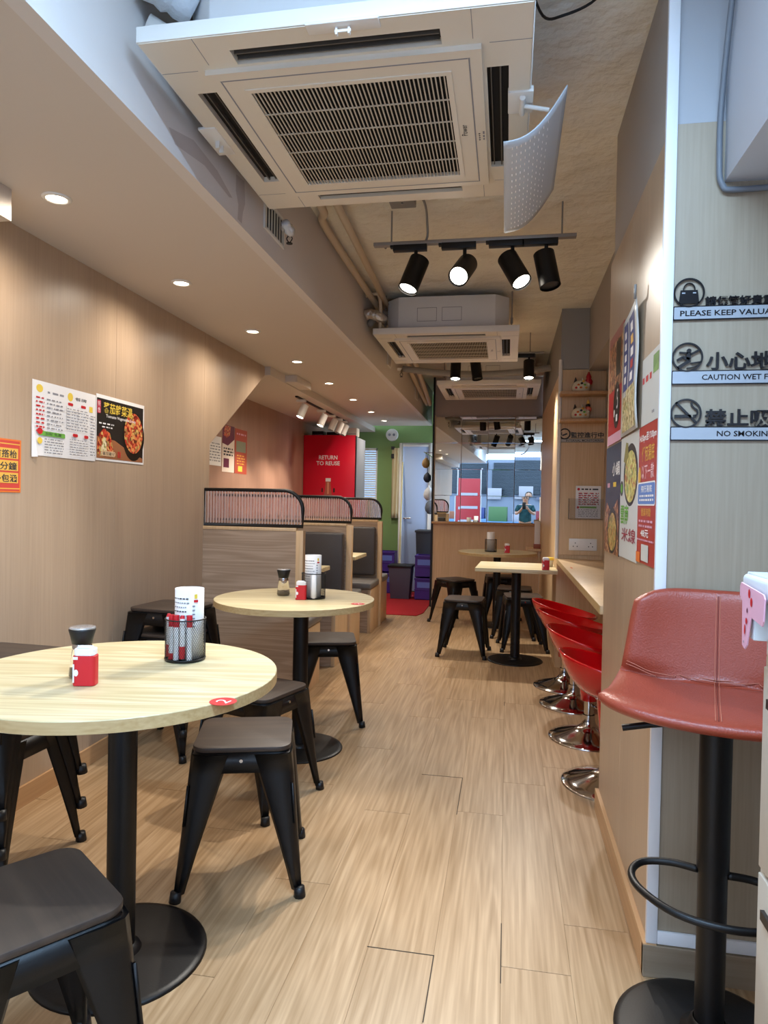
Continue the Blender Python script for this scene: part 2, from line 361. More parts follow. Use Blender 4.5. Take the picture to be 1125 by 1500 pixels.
for k in range(32):
    z = .95 + k * .031; MB().add([(-1.985, 9.165, z), (-1.775, 9.165, z), (-1.775, 9.185, z + .024), (-1.985, 9.185, z + .024)], [(0, 1, 2, 3)], M_white).build('blind_slat', win)
dr = struct('door_1', MB().box(-1.40, 9.165, .02, -1.05, 9.2, 1.97, M_lblue), bevel=.003)
f = MB()
for q in ((-1.45, -1.40, 0, 2.02), (-1.05, -1.0, 0, 2.02), (-1.40, -1.05, 1.97, 2.02)): f.box(q[0], 9.15, q[2], q[1], 9.2, q[3], M_white)
f.build('door_frame', dr, bevel=.002)
MB().cyl((-1.37, 9.165, 1.0), (-1.37, 9.13, 1.0), .01, m=M_chrome).cyl((-1.37, 9.13, 1.0), (-1.28, 9.13, 1.0), .008, m=M_chrome).build('door_handle', dr)
# street-side header, walls continuing behind the lens
struct('wall_front_header', MB().box(-2.0, YF - .06, 2.45, 1.4, YF, H, M_white))
struct('trim_side_box', MB().box(XL, YF, 2.13, XL + .20, 2.03, SOF, M_soff), bevel=.002)
struct('trim_beam_right', MB().box(.524, -.4, 2.045, 1.3, 1.868, H, mat('beam_white', 'C9CED8', .6)), bevel=.002)
struct('wall_right_front', MB().box(1.3, YF, 0, 1.36, 1.9, H, M_grey))
struct('trim_ceiling_block', MB().box(-1.845, 5.35, SOF - .055, -1.70, 5.75, SOF, M_soff), bevel=.002)

# ---------------------------------------------------------------- air conditioners
def make_ac(label, loc, deflector_mounts=True, bodyh=.27):
    t = thing('ceiling_air_conditioner', label, 'air conditioner', loc)
    h = .488
    P = [(-.42, -.33), (-.33, -.42), (.33, -.42), (.42, -.33), (.42, .33), (.33, .42), (-.33, .42), (-.42, .33)]
    bb = MB().prism(P, .03, bodyh, M_acbody); body = bb.build('body', t, bevel=.004)
    k = MB()
    for x in (-.20, -.03): 
        for q in ((0, .10, .135, .103), (0, .19, .135, .193), (0, .10, .003, .193), (.132, .10, .135, .193)): k.box(x + q[0], -.4212, q[1] + 0, x + q[2], -.42, q[3], M_inkg)
    ko = k.build('knockout_outline', body)
    for sx in (-1, 1):
        for sy in (-1, 1):
            r = MB().cyl((sx * .44, sy * .30, .12), (sx * .44, sy * .30, H - loc[2]), .005, n=8, m=M_rail).box(sx * .44 - .02, sy * .30 - .015, .115, sx * .42, sy * .30 + .015, .12, M_rail)
            r.cyl((sx * .44, sy * .30, .10), (sx * .44, sy * .30, .14), .009, n=6, m=M_rail); r.build('hanger_rod', t)
    # decoration panel: frame with four air outlets
    fr = MB(); o0, o1, ol = .375, .432, .268
    def ring(x0, y0, x1, y1, a0, b0, a1, b1, z0, z1, m):
        fr.box(x0, y0, z0, x1, b0, z1, m); fr.box(x0, b1, z0, x1, y1, z1, m); fr.box(x0, b0, z0, a0, b1, z1, m); fr.box(a1, b0, z0, x1, b1, z1, m)
    # strips around outlets
    for s in (-1, 1):
        lo, hi = sorted((s * o1, s * h)); fr.box(-h, lo, 0, h, hi, .035, M_acw)
        lo, hi = sorted((s * o0, s * o1)); fr.box(-h, lo, 0, -ol, hi, .03, M_acw); fr.box(ol, lo, 0, h, hi, .03, M_acw)
        lo, hi = sorted((s * o1, s * h)); fr.box(lo, -o0, 0, hi, o0, .035, M_acw)
        lo, hi = sorted((s * o0, s * o1)); fr.box(lo, -o0, 0, hi, -ol, .03, M_acw); fr.box(lo, ol, 0, hi, o0, .03, M_acw)
    fr.box(-.375, -.375, 0, .375, .375, .02, M_acw)
    f = fr.build('panel_frame', t)
    rim = MB()
    for a0, b0, a1, b1 in ((-h - .004, -h - .004, h + .004, -h), (-h - .004, h, h + .004, h + .004), (-h - .004, -h, -h, h), (h, -h, h + .004, h)): rim.box(a0, b0, .002, a1, b1, .042, M_white)
    rim.build('panel_rim', t, bevel=.0015)
    gl = MB()
    for s in (-1, 1):
        gl.box(-h, s * .365 - .0008, -.0006, -.385, s * .365 + .0008, .0, M_inkg); gl.box(.385, s * .365 - .0008, -.0006, h, s * .365 + .0008, 0, M_inkg)
        gl.box(s * .345 - .0008, -h, -.0006, s * .345 + .0008, -.385, 0, M_inkg); gl.box(s * .345 - .0008, .385, -.0006, s * .345 + .0008, h, 0, M_inkg)
    gl.build('panel_joint', f)
    for a in range(4):
        R = Matrix.Rotation(a * math.pi / 2, 4, 'Z')
        v = MB().box(-ol, -o1, .018, ol, -o0, .03, M_dark, R); ob = v.build('air_outlet', t)
        MB().box(-ol + .004, -o1 + .020, .004, ol - .004, -o1 + .024, .02, mat('vane_grey', '55504A', .4), R).box(-ol + .004, -o0 - .012, .006, ol - .004, -o0 - .009, .02, mat('vane_grey'), R).build('vane', ob)
    pl = MB()
    for a0, b0, a1, b1 in ((-.365, -.365, .365, -.29), (-.365, .29, .365, .365), (-.365, -.29, -.285, .29), (.285, -.29, .365, .29)): pl.box(a0, b0, -.014, a1, b1, 0, M_acw)
    pl.build('intake_plate', t)
    fr2 = MB()
    for a0, b0, a1, b1 in ((-.285, -.29, .285, -.275), (-.285, .275, .285, .29), (-.285, -.275, -.270, .275), (.270, -.275, .285, .275)): fr2.box(a0, b0, -.017, a1, b1, -.002, M_acw)
    for a0, b0, a1, b1 in ((-.33, -.335, .33, -.331), (-.33, .331, .33, .335), (-.335, -.335, -.331, .335), (.331, -.335, .335, .335)): fr2.box(a0, b0, -.0146, a1, b1, -.0138, M_inkg)
    fr2.build('grille_frame', t)
    MB().box(-.27, -.275, -.004, .27, .275, -.002, mat('filter_dark', '0C0B0B', .95)).build('filter', t)
    sl = MB()
    for i in range(46):
        x = -.27 + (i + .5) * .54 / 46; sl.box(x - .0018, -.275, -.0155, x + .0018, .275, -.0125, M_grille)
    g = sl.build('grille_slats', t); g['kind'] = 'stuff'
    for i in range(1, 5): y = -.275 + i * .11; MB().box(-.27, y - .0018, -.0165, .27, y + .0018, -.0135, M_grille).build('grille_bar', t)
    pr = Flat((.300, .02, -.0142), (0, -1, 0), (-1, 0, 0)); pr.z = .0006
    pr.text('Power', -.01, -.010, .05, .008, M_ink); pr.build('badge', t)
    ld = Flat((.345, .06, -.0142), (0, -1, 0), (-1, 0, 0)); ld.z = .0006
    for k in range(4): ld.ell(.012 * k, 0, .003, .003, M_ink, 8)
    ld.scribble(0, -.018, .05, -.008, M_inkg, 1, .5, 3); ld.build('indicator_lights', t)
    return t
ac1 = make_ac('large white ceiling cassette air conditioner nearest the street, with a clear curved deflector', (-.452, 2.085, 2.36))
m = MB().box(-.05, -.497, -.004, .13, -.46, .004, M_white); br = m.build('deflector_bracket', ac1, bevel=.002)
MB().box(.022, -.482, -.022, .027, -.472, -.003, M_white).box(.053, -.482, -.022, .058, -.472, -.003, M_white).box(.02, -.48, -.016, .06, -.476, -.010, M_white).build('hook', br)
m = MB().box(-.512, -.10, -.004, -.455, .06, .004, M_white); br = m.build('deflector_bracket', ac1, bevel=.002)
MB().box(-.485, -.03, -.026, -.472, -.024, -.003, M_white).box(-.485, .0, -.026, -.472, .006, -.003, M_white).build('hook', br)
m = MB().box(.43, -.155, -.006, .50, -.05, .012, M_white); br = m.build('deflector_bracket', ac1, bevel=.003)
MB().cyl((.47, -.14, -.012), (.47, -.06, -.012), .008, m=M_white).cyl((.47, -.10, -.012), (.545, -.10, -.03), .006, m=M_white).build('hinge', br)
# the deflector: curved, perforated acrylic sheet
bb = MB(); nu, nv = 14, 16; vs = []; fs = []
for i in range(nu + 1):
    s = i / nu
    for j in range(nv + 1):
        v = j / nv; x = .135 - .165 * s; z = 2.325 - .135 * s - .035 * math.sin(math.pi * s) + .02 * (1 - s) ** 2
        y = 1.90 + .57 * v - .03 * s; vs.append((x, y, z - .02 * v))
for i in range(nu):
    for j in range(nv): a = i * (nv + 1) + j; fs.append((a, a + 1, a + nv + 2, a + nv + 1))
bb.add(vs, fs, mat('frosted_acrylic', 'E4EAF0', .25, trans=.35, ior=1.2), True)
dfl = bb.build('air_deflector', solid=.0035); tag(dfl, 'frosted curved plastic air deflector sheet hanging from the nearest air conditioner', 'deflector')
bb = MB()
for i in range(4, nu - 1, 1):
    for j in range(1, nv, 1):
        p = Vector(vs[i * (nv + 1) + j]); bb.box(p.x - .0015, p.y - .006, p.z - .0026, p.x + .0015, p.y + .006, p.z - .0018, mat('perforation_white', 'FFFFFF', .4))
h_ = bb.build('perforations', dfl); h_['kind'] = 'stuff'
ac2 = dup(ac1, (-.435, 5.085, 2.36), 0, 'middle white ceiling cassette air conditioner behind the front row of black spotlights')
ac3 = dup(ac1, (-.20, 7.10, 2.36), 0, 'smallest-looking, farthest ceiling cassette air conditioner above the tiled mirror')
for a in (ac2, ac3):
    for c in list(a.children):
        if c.name.startswith('deflector_bracket'):
            for g in list(c.children): bpy.data.objects.remove(g)
            bpy.data.objects.remove(c)

for c in ac1.children:
    if c.name.startswith('body'):
        for g in list(c.children): bpy.data.objects.remove(g)
# pipes, conduit, ducts
def tubething(name, label, cat, pts, r, m, n=8, group=None, kids=()):
    o = MB().tube(pts, r, n, m).build(name); tag(o, label, cat, group); return o
def smooth(pts, k=6):
    pts = [Vector(p) for p in pts]; out = []
    for i in range(len(pts) - 1):
        p0, p1, p2, p3 = pts[max(i - 1, 0)], pts[i], pts[i + 1], pts[min(i + 2, len(pts) - 1)]
        for j in range(k):
            t = j / k; out.append(.5 * ((2 * p1) + (p2 - p0) * t + (2 * p0 - 5 * p1 + 4 * p2 - p3) * t * t + (3 * p1 - p0 - 3 * p2 + p3) * t ** 3))
    out.append(pts[-1]); return out
tubething('ceiling_pipe', 'painted ceiling pipe with a kink, running closest to the bulkhead', 'pipe', smooth([(-.90, 2.3, 2.62), (-.90, 3.15, 2.62), (-.955, 3.4, 2.64), (-.955, 4.0, 2.63), (-.93, 5.3, 2.60)]), .021, M_pipe)
tubething('ceiling_pipe', 'straight painted ceiling pipe beside the kinked one', 'pipe', [(-.80, 2.3, 2.63), (-.84, 3.6, 2.63), (-.88, 5.3, 2.60)], .021, M_pipe)
c = tubething('conduit', 'thin grey conduit across the plaster ceiling behind the nearest air conditioner', 'conduit', smooth([(-.98, 3.17, 2.655), (-.85, 3.2, 2.655), (-.6, 3.22, 2.66), (-.56, 3.22, 2.665)]), .009, M_conduit)
jb = MB().box(-.575, 3.12, 2.62, -.455, 3.24, 2.68, M_conduit).build('junction_box', bevel=.004); tag(jb, 'small grey square electrical junction box on the plaster ceiling', 'junction box')
MB().cyl((-.515, 3.18, 2.615), (-.515, 3.18, 2.62), .006, n=8, m=M_rail).build('screw', jb)
tubething('flexible_conduit', 'bent grey flexible conduit from the junction box down to the spotlight rail', 'conduit', smooth([(-.46, 3.19, 2.66), (-.42, 3.23, 2.65), (-.42, 3.38, 2.62), (-.44, 3.44, 2.53), (-.60, 3.45, 2.54), (-.64, 3.44, 2.51)]), .006, M_conduit)
tubething('duct_hose', 'crinkled foil-wrapped duct stub beside the middle air conditioner', 'duct', smooth([(-.99, 4.62, 2.50), (-.95, 4.62, 2.51), (-.90, 4.62, 2.49), (-.86, 4.66, 2.47)], 3), [.032, .038, .033, .039, .034, .038, .033, .037, .034, .03], M_foil, 10)
tubething('drain_pipe', 'dull grey insulated drain pipe at the left side of the middle air conditioner', 'pipe', smooth([(-.99, 4.74, 2.46), (-.92, 4.76, 2.545), (-.855, 4.80, 2.54), (-.84, 4.82, 2.54)]), .025, M_conduit, 10)
tubething('drain_pipe', 'white curved pipe rising beside the body of the middle air conditioner', 'pipe', smooth([(-.98, 4.58, 2.62), (-.90, 4.60, 2.635), (-.885, 4.63, 2.56), (-.885, 4.63, 2.40)]), .012, M_pipe)
tubething('grey_hose', 'long grey hose sagging across in front of the farthest air conditioner', 'hose', smooth([(-.97, 6.2, 2.44), (-.6, 6.25, 2.405), (-.2, 6.25, 2.39), (.15, 6.25, 2.41), (.36, 6.25, 2.44)]), .03, M_conduit, 10)
for i, (dx, lb) in enumerate(((0, 'outer pale refrigerant pipe curving along the bulkhead towards the far wall'), (.07, 'inner pale refrigerant pipe curving along the bulkhead towards the far wall'))):
    tubething('refrigerant_pipe', lb, 'pipe', smooth([(-.60 + dx, 5.75, 2.53), (-.86 + dx, 5.85, 2.56), (-.93 + dx, 6.1, 2.54), (-.95 + dx, 7.0, 2.45), (-.94 + dx * .5, 7.9, 2.36)]), .024, M_pipe, 10)
tubething('wrapped_drain', 'plastic-wrapped drain pipe above the nearest air conditioner, top left', 'pipe', smooth([(-.98, 1.62, 2.60), (-.94, 1.66, 2.57), (-.90, 1.70, 2.56), (-.86, 1.74, 2.54)], 3), [.05, .055, .048, .056, .05, .058, .05, .054, .05, .05], M_film, 12)
tubething('white_drain_pipe', 'smooth white pipe entering the nearest air conditioner body', 'pipe', [(-.985, 1.72, 2.50), (-.86, 1.80, 2.44)], .028, M_white, 12)
tubething('black_cable', 'thin dark cable looping along the plaster ceiling right of the nearest air conditioner', 'cable', smooth([(.02, 1.85, 2.62), (.07, 2.02, 2.62), (.13, 2.08, 2.655), (.22, 2.03, 2.66), (.26, 1.9, 2.67)]), .004, M_blackp)
tubething('grey_cable', 'grey cable running down the white beam and along its lower edge', 'cable', smooth([(.512, 1.70, 2.66), (.512, 1.78, 2.5), (.510, 1.853, 2.25), (.508, 1.853, 2.10), (.516, 1.853, 2.035), (.56, 1.853, 2.02), (.8, 1.853, 2.03)]), .0075, M_cable)

# bulkhead grilles and sprinklers
def vent(y, label, w=.17, hh=.11, z=2.40):
    t = thing('air_vent', label, 'vent', (-.995, y, z))
    f = MB()
    for a0, c0, a1, c1 in ((-w / 2, -hh / 2, w / 2, -hh / 2 + .012), (-w / 2, hh / 2 - .012, w / 2, hh / 2), (-w / 2, -hh / 2, -w / 2 + .012, hh / 2), (w / 2 - .012, -hh / 2, w / 2, hh / 2)): f.box(0, a0, c0, .008, a1, c1, M_white)
    f.build('vent_frame', t, bevel=.001, seg=1); MB().box(.0005, -w / 2 + .01, -hh / 2 + .01, .001, w / 2 - .01, hh / 2 - .01, M_dark).build('backing', t)
    for k in range(7): y_ = -w / 2 + .024 + k * (w - .048) / 6; MB().box(.001, y_ - .003, -hh / 2 + .012, .006, y_ + .003, hh / 2 - .012, M_acw).build('vent_slat', t)
vent(2.77, 'small slatted vent on the bulkhead behind the nearest air conditioner corner', .25, .13, 2.385); vent(5.62, 'small slatted vent on the bulkhead beside the middle air conditioner'); vent(7.35, 'small slatted vent at the far end of the bulkhead', .2, .14)
def sprinkler(x, y, z, label):
    t = thing('sprinkler_head', label, 'sprinkler', (x, y, z))
    MB().cyl((-.035, 0, 0), (0, 0, 0), .012, m=M_white).cyl((0, 0, 0), (0, 0, -.035), .010, m=M_chrome).build('pipe_stub', t)
    MB().tube(smooth([(0, 0, -.03), (.013, 0, -.045), (0, 0, -.065)], 3), .0025, 6, M_blackp).tube(smooth([(0, 0, -.03), (-.013, 0, -.045), (0, 0, -.065)], 3), .0025, 6, M_blackp).cyl((0, 0, -.065), (0, 0, -.068), .014, m=M_blackp).build('deflector', t)
sprinkler(-.955, 2.86, 2.40, 'dark sprinkler head hanging at the bulkhead by the first vent'); sprinkler(-.95, 6.02, 2.40, 'dark sprinkler head on the bulkhead beyond the middle vent')
o = MB().tube(smooth([(-.93, 2.72, 2.37), (-.925, 2.76, 2.35), (-.93, 2.80, 2.36), (-.95, 2.85, 2.40)], 3), [.016, .02, .016, .021, .017, .02, .016, .02, .017, .015], 10, M_film).build('plastic_wrap'); tag(o, 'crumpled clear plastic wrap at the far left corner of the nearest air conditioner', 'plastic wrap')

# ---------------------------------------------------------------- lamps
def spot(name, loc, target, power, angle, blend=.5, color=NEUT, size=.03, parent=None):
    d = bpy.data.lights.new(name, 'SPOT'); d.energy = power; d.spot_size = math.radians(angle); d.spot_blend = blend; d.color = color; d.shadow_soft_size = size
    o = bpy.data.objects.new(name, d); COL.objects.link(o); o.location = loc
    o.rotation_euler = (Vector(target) - Vector(loc)).to_track_quat('-Z', 'Y').to_euler()
    return o
lb_ = thing('led_batten', 'cool white LED batten on the ceiling above the entrance, out of the photo frame', 'lamp', (-.05, .62, H))
MB().box(-.60, -.03, -.035, .60, .03, 0, M_white).build('housing', lb_, bevel=.003); MB().box(-.58, -.026, -.050, .58, .026, -.035, mat('batten_diffuser', 'FFFFFF', .4, emit=(.62, .80, 1.0), es=6)).build('diffuser', lb_)
ad = bpy.data.lights.new('led_tube', 'AREA'); ad.shape = 'RECTANGLE'; ad.size = 1.15; ad.size_y = .05; ad.energy = 72; ad.color = (.45, .70, 1.0)
ao = bpy.data.objects.new('led_tube', ad); COL.objects.link(ao); ao.location = (-.05, .62, H - .055)
dl0 = None
DLN = ['nearest', 'second', 'third', 'fourth', 'fifth', 'sixth', 'seventh', 'eighth']
for i, y in enumerate((2.107, 3.013, 3.931, 4.82, 5.73, 6.667, 7.589, 8.42)):
    lb = 'round recessed downlight in the low soffit, %s from the street' % DLN[i]
    if dl0 is None:
        t = thing('downlight', lb, 'downlight', (-1.535, y, SOF), 0, 'recessed downlights in the soffit'); dl0 = t
        MB().lathe([(.048, -.0), (.048, -.004), (.036, -.007), (.033, -.002)], 24, M_white).build('trim_ring', t)
        MB().lathe([(.0335, -.003), (.0, -.0035)], 24, mat('downlight_lens', 'FFFFFF', .4, emit=(1, .86, .66), es=20)).build('lens', t)
    else: dup(dl0, (-1.535, y, SOF), 0, lb)
    spot('downlight_bulb', (-1.535, y, SOF - .012), (-1.535, y, 0), 34, 165, 1.0, WARM, .03)

def head_parts(t, aim, lit, s=1.0, m=M_black, ad=True):
    """track spotlight: adapter box, stem, cylinder head towards aim"""
    if ad: MB().box(-.085 * s, -.017, -.03, .085 * s, .017, 0, M_blackp if m is M_black else m).box(-.10 * s, -.014, -.012, -.085 * s, .014, 0, M_blackp if m is M_black else m).build('adapter', t, bevel=.002)
    MB().cyl((.03 * s, 0, -.03), (.03 * s, 0, -.085 * s), .009 * s, m=m).build('stem', t)
    c = Vector((.03 * s, 0, -.125 * s)); a = Vector(aim).normalized(); p0 = c - a * .06 * s; p1 = c + a * .115 * s
    hd = MB().cyl(p0, p1, .05 * s, m=m, n=28, caps=False).cyl(p0 - a * .004 * s, p0, .040 * s, .05 * s, n=28, m=m).cyl(p1 - a * .012 * s, p1 - a * .0121 * s, .05 * s, .046 * s, n=28, m=m, caps=False).build('lamp_head', t)
    MB().cyl(p1 - a * .012 * s, p1 - a * .010 * s, .043 * s, n=28, m=M_lamp if lit else M_lampoff).build('lamp_lens', hd)
    MB().cyl(p1 - a * .01 * s, p1 + a * .001 * s, .05 * s, .047 * s, n=28, m=m, caps=False).build('front_ring', hd)
    return p1
rail = MB().box(-.69, 3.385, 2.505, .30, 3.42, 2.522, M_rail).build('spotlight_rail', bevel=.002); tag(rail, 'grey metal rail hung on rods carrying the four front black spotlights', 'light rail')
for x in (-.60, .232): MB().cyl((x, 3.40, 2.52), (x, 3.40, H), .004, n=8, m=M_conduit).build('hanger_rod', rail)
G1 = 'black spotlights on the front rail'
TL = [(-.505, (-.32, -.30, -1.0), 1, 'lit black track spotlight at the left end of the front rail', (-1.15, 1.7, .4), 130),
      (-.262, (-.20, -.75, -.60), 1, 'glaring lit black track spotlight, second from left on the front rail', (-.5, .6, .6), 90),
      (-.03, (.50, -.45, -1.0), 1, 'lit black track spotlight tilted right, third on the front rail', (.2, 2.6, .2), 40),
      (.130, (.20, -.18, -1.0), 0, 'unlit black track spotlight at the right end of the front rail', None, 0)]
for x, aim, lit, lb, tg, pw in TL:
    t = thing('track_spotlight', lb, 'spotlight', (x, 3.40, 2.505), 0, G1); p1 = head_parts(t, aim, lit)
    if lit: q = t.location + p1; spot('spotlight_bulb', q + Vector(aim).normalized() * .012, tg, pw, 75, .6, NEUT, .035)
rail2 = MB().box(-.50, 5.93, 2.50, .28, 5.96, 2.515, M_rail).build('spotlight_rail', bevel=.002); tag(rail2, 'farther grey rail behind the middle air conditioner with three black spotlights', 'light rail')
for x in (-.4, .165): MB().cyl((x, 5.945, 2.51), (x, 5.945, H), .004, n=8, m=M_conduit).build('hanger_rod', rail2)
for x, aim, lit, lb, tg, pw in [(-.490, (0, -.25, -1), 1, 'lit black track spotlight at the left of the far rail', (-.5, 5.3, 0), 80), (-.315, (.15, -.15, -1), 0, 'unlit black track spotlight in the middle of the far rail', None, 0), (.13, (0, -.25, -1), 1, 'lit black track spotlight at the right end of the far rail', (.25, 5.0, .6), 90)]:
    t = thing('track_spotlight', lb, 'spotlight', (x, 5.945, 2.50), 0, 'black spotlights on the far rail'); p1 = head_parts(t, aim, lit, .9)
    if lit: spot('spotlight_bulb', t.location + p1 + Vector(aim).normalized() * .012, tg, pw, 85, .6, NEUT, .035)
wr2 = MB().box(-1.925, 6.0, BCEIL - .012, -1.90, 7.95, BCEIL, M_blackp).build('booth_rail'); tag(wr2, 'thin dark rail on the booth ceiling carrying white spotlights', 'light rail')
for i, y in enumerate((6.15, 6.85, 7.28, 7.58, 7.82)):
    t = thing('booth_spotlight', 'white cylinder spotlight over the booths, %s from the street' % DLN[i], 'spotlight', (-1.912, y, BCEIL - .012), 0, 'white spotlights over the booths')
    p1 = head_parts(t, (-.35, -.25, -1), i < 2, .72, M_white, False); MB().box(-.045, -.02, -.024, .045, .02, 0, M_white).build('adapter', t, bevel=.002)
    if i < 3: spot('spotlight_bulb', t.location + p1 + Vector((-.003, -.002, -.012)), (-2.2, y - .3, .6), 45, 95, .6, WARM, .03)
em = thing('emergency_light', 'round white twin-eyed emergency light high on the green wall', 'emergency light', (-1.56, 9.2, 2.13))
MB().cyl((0, 0, 0), (0, -.05, 0), .085, .08, n=28, m=M_white).build('housing', em)
for s in (-1, 1): MB().cyl((s * .03, -.05, 0), (s * .03, -.056, 0), .018, n=14, m=M_inkg).build('lamp_eye', em)

# ---------------------------------------------------------------- stools and tables
def make_stool(label, group=None):
    t = thing('metal_stool', label, 'stool', (0, 0, 0), 0, group)
    MB().prism(rrect(-.152, -.152, .152, .152, .045, 6), .436, .452, M_seatwood).build('seat', t, bevel=.004)
    ap = MB(); P = rrect(-.148, -.148, .148, .148, .045, 6); Q = rrect(-.156, -.156, .156, .156, .045, 6); n = len(P)
    ap.add([(x, y, .436) for x, y in P] + [(x, y, .374) for x, y in Q], [(k, n + k, n + (k + 1) % n, (k + 1) % n) for k in range(n)], M_black, True)
    ap.add([(x, y, .436) for x, y in P], [tuple(range(n))], M_black)
    ap.build('apron', t, solid=.002)
    for sx, sy in ((1, 1), (-1, 1), (-1, -1), (1, -1)):
        lg = MB(); cols = []
        for k in range(8):                                   # folded-sheet leg, wide at the top, narrow at the foot
            f = k / 7; z = .430 * (1 - f) + .02 * f; cx = .153 + .036 * f; w = .092 * (1 - f) ** 1.1 + .019; rr = .5 * w * .55
            c = (sx * cx, sy * cx)
            sec = [(-w, 0), (-w * .45, .002), (-rr * .5, .001), (0, -rr * .35), (0, -rr * .35)]
            sec = [(c[0] - sx * w, c[1]), (c[0] - sx * w * .5, c[1] + sy * .004), (c[0] - sx * .012, c[1] + sy * .0), (c[0], c[1] - sy * .012), (c[0] + sx * .004, c[1] - sy * w * .5), (c[0], c[1] - sy * w)]
            ins = [(x - sx * .009 * (1 if i < 3 else 1), y - sy * .009) for i, (x, y) in enumerate(sec)][::-1]
            cols.append([(x, y, z) for x, y in sec + ins])
        m_ = len(cols[0]); vs = [p for cc in cols for p in cc]
        fs = [(i * m_ + k, i * m_ + (k + 1) % m_, (i + 1) * m_ + (k + 1) % m_, (i + 1) * m_ + k) for i in range(7) for k in range(m_)]
        fs += [tuple(range(m_)), tuple(7 * m_ + k for k in range(m_))]
        if sx * sy < 0: pass
        lg.add(vs, fs, M_black, True)
        l = lg.build('leg', t)
        MB().tube([(sx * .1845, sy * .1845, .030), (sx * .187, sy * .187, .0)], [.0165, .0185], 10, M_blackp).build('rubber_foot', l)
        MB().tube([(sx * .158, sy * .158, .34), (sx * .1685, sy * .1685, .22)], .0045, 6, M_black).build('rib', l)
    for s in (-1, 1):
        MB().tube(smooth([(-.148, s * .145, .345), (-.11, s * .13, .372), (0, s * .125, .378), (.11, s * .13, .372), (.148, s * .145, .345)], 3), .005, 6, M_black).build('cross_brace', t)
        MB().tube(smooth([(s * .145, -.148, .345), (s * .13, -.11, .372), (s * .125, 0, .378), (s * .13, .11, .372), (s * .145, .148, .345)], 3), .005, 6, M_black).build('cross_brace', t)
        MB().cyl((0, s * .150, .412), (0, s * .158, .412), .0055, n=10, m=M_chrome).build('bolt', t)
    return t
R = math.radians
st = make_stool('dark wooden-topped black metal stool in front of the near table, all four legs clear'); st.location = (-.835, 2.134, 0); st.rotation_euler.z = R(16.8)
dup(st, (-.975, 3.72, 0), R(16), 'black metal stool at the right edge of the second table')
dup(st, (-.9875, 2.659, 0), R(72.5), 'black metal stool tucked between the first and second tables')
dup(st, (-.895, 1.145, 0), R(-37), 'cropped black metal stool in the bottom left corner, seat seen from above')
GA = 'three stools stacked at the left of the near table'; GB = 'three stools stacked against the wall behind the near table'
for k, w in enumerate(('bottom', 'middle', 'top')):
    dup(st, (-1.655, 2.0, .12 * k), R(-3), '%s stool of the stack against the wall left of the near table' % w, GA)
    dup(st, (-1.61, 3.12, .12 * k), R(-6), '%s stool of the stack behind the pen cup, by the booth partition' % w, GB)
dup(st, (-.32, 5.56, 0), R(-4), 'black metal stool standing alone left of the far square table pedestal')
dup(st, (-.50, 6.95, 0), R(-46), 'black metal stool turned cornerwise, close to the far wall left of the round table')
dup(st, (.15, 5.89, 0), R(6), 'black metal stool behind the far square table pedestal, right side')
dup(st, (.085, 6.42, 0), R(-3), 'black metal stool pushed in at the front of the far round table')
dup(st, (-.05, 7.42, 0), R(8), 'black metal stool between the far round table and the mirror wall')

def base_parts(t, r, z=.74, pole=.037, th=.028):
    MB().lathe([(0, .012), (.05, .013), (r - .02, .009), (r - .004, .006), (r, .0), (0, 0)], 48, M_black).build('base_plate', t)
    MB().lathe([(.055, .012), (.05, .022), (pole, .03)], 24, M_black).build('collar', t)
    MB().cyl((0, 0, .01), (0, 0, z - th), pole, n=28, m=M_black).build('pole', t)
    MB().box(-.16, -.02, z - th - .008, .16, .02, z - th, M_black).box(-.02, -.16, z - th - .008, .02, .16, z - th, M_black).build('top_bracket', t)
def round_table(loc, r, rb, label, boff=(0, 0), rz=0, th=.028):
    t = thing('round_table', label, 'table', loc, rz)
    n = 72; bb = MB(); P = [(r * math.cos(2 * math.pi * k / n), r * math.sin(2 * math.pi * k / n)) for k in range(n)]
    top = bb.prism(P, .74 - th, .74, M_ash).build('tabletop', t, bevel=.0015, seg=1)
    MB().lathe([(r + .0006, -.0015), (r + .0006, -th + .0015)], n, M_ash_edge, (0, 0, .74)).build('edge_band', top)
    base_parts(t, rb, .74, th=th)
    for c in t.children:
        if not c.name.startswith('tabletop'): c.location = (boff[0], boff[1], 0)
    return t
round_table((-1.03, 1.705, 0), .422, .225, 'near round pale ash table on a black pedestal, red number 2 sticker', (.03, -.055), R(10), .03)
round_table((-1.012, 3.21, 0), .388, .215, 'second round ash table, in front of the booth partition', (.03, .01), R(10), .03)
round_table((-.085, 6.93, 0), .39, .20, 'far round table by the mirror wall')
t = thing('square_table', 'far square pale table on a black round base, near the red bar stools', 'table', (.085, 5.42, 0), R(-2))
MB().box(-.30, -.30, .712, .30, .30, .74, M_ash).build('tabletop', t, bevel=.002); base_parts(t, .215)

# stickers on tables
def sticker(x, y, label, rz):
    b = MB().cyl((0, 0, 0), (0, 0, .0006), .032, n=28, m=M_red); o = b.build('table_sticker', loc=(x, y, .7404), rot=rz)
    f = Flat((0, 0, 0), (1, 0, 0), (0, 1, 0)); f.z = .0008; f.text('2', -.012, -.016, .012, .016, M_pw); f.b.build('number', o); tag(o, label, 'sticker')
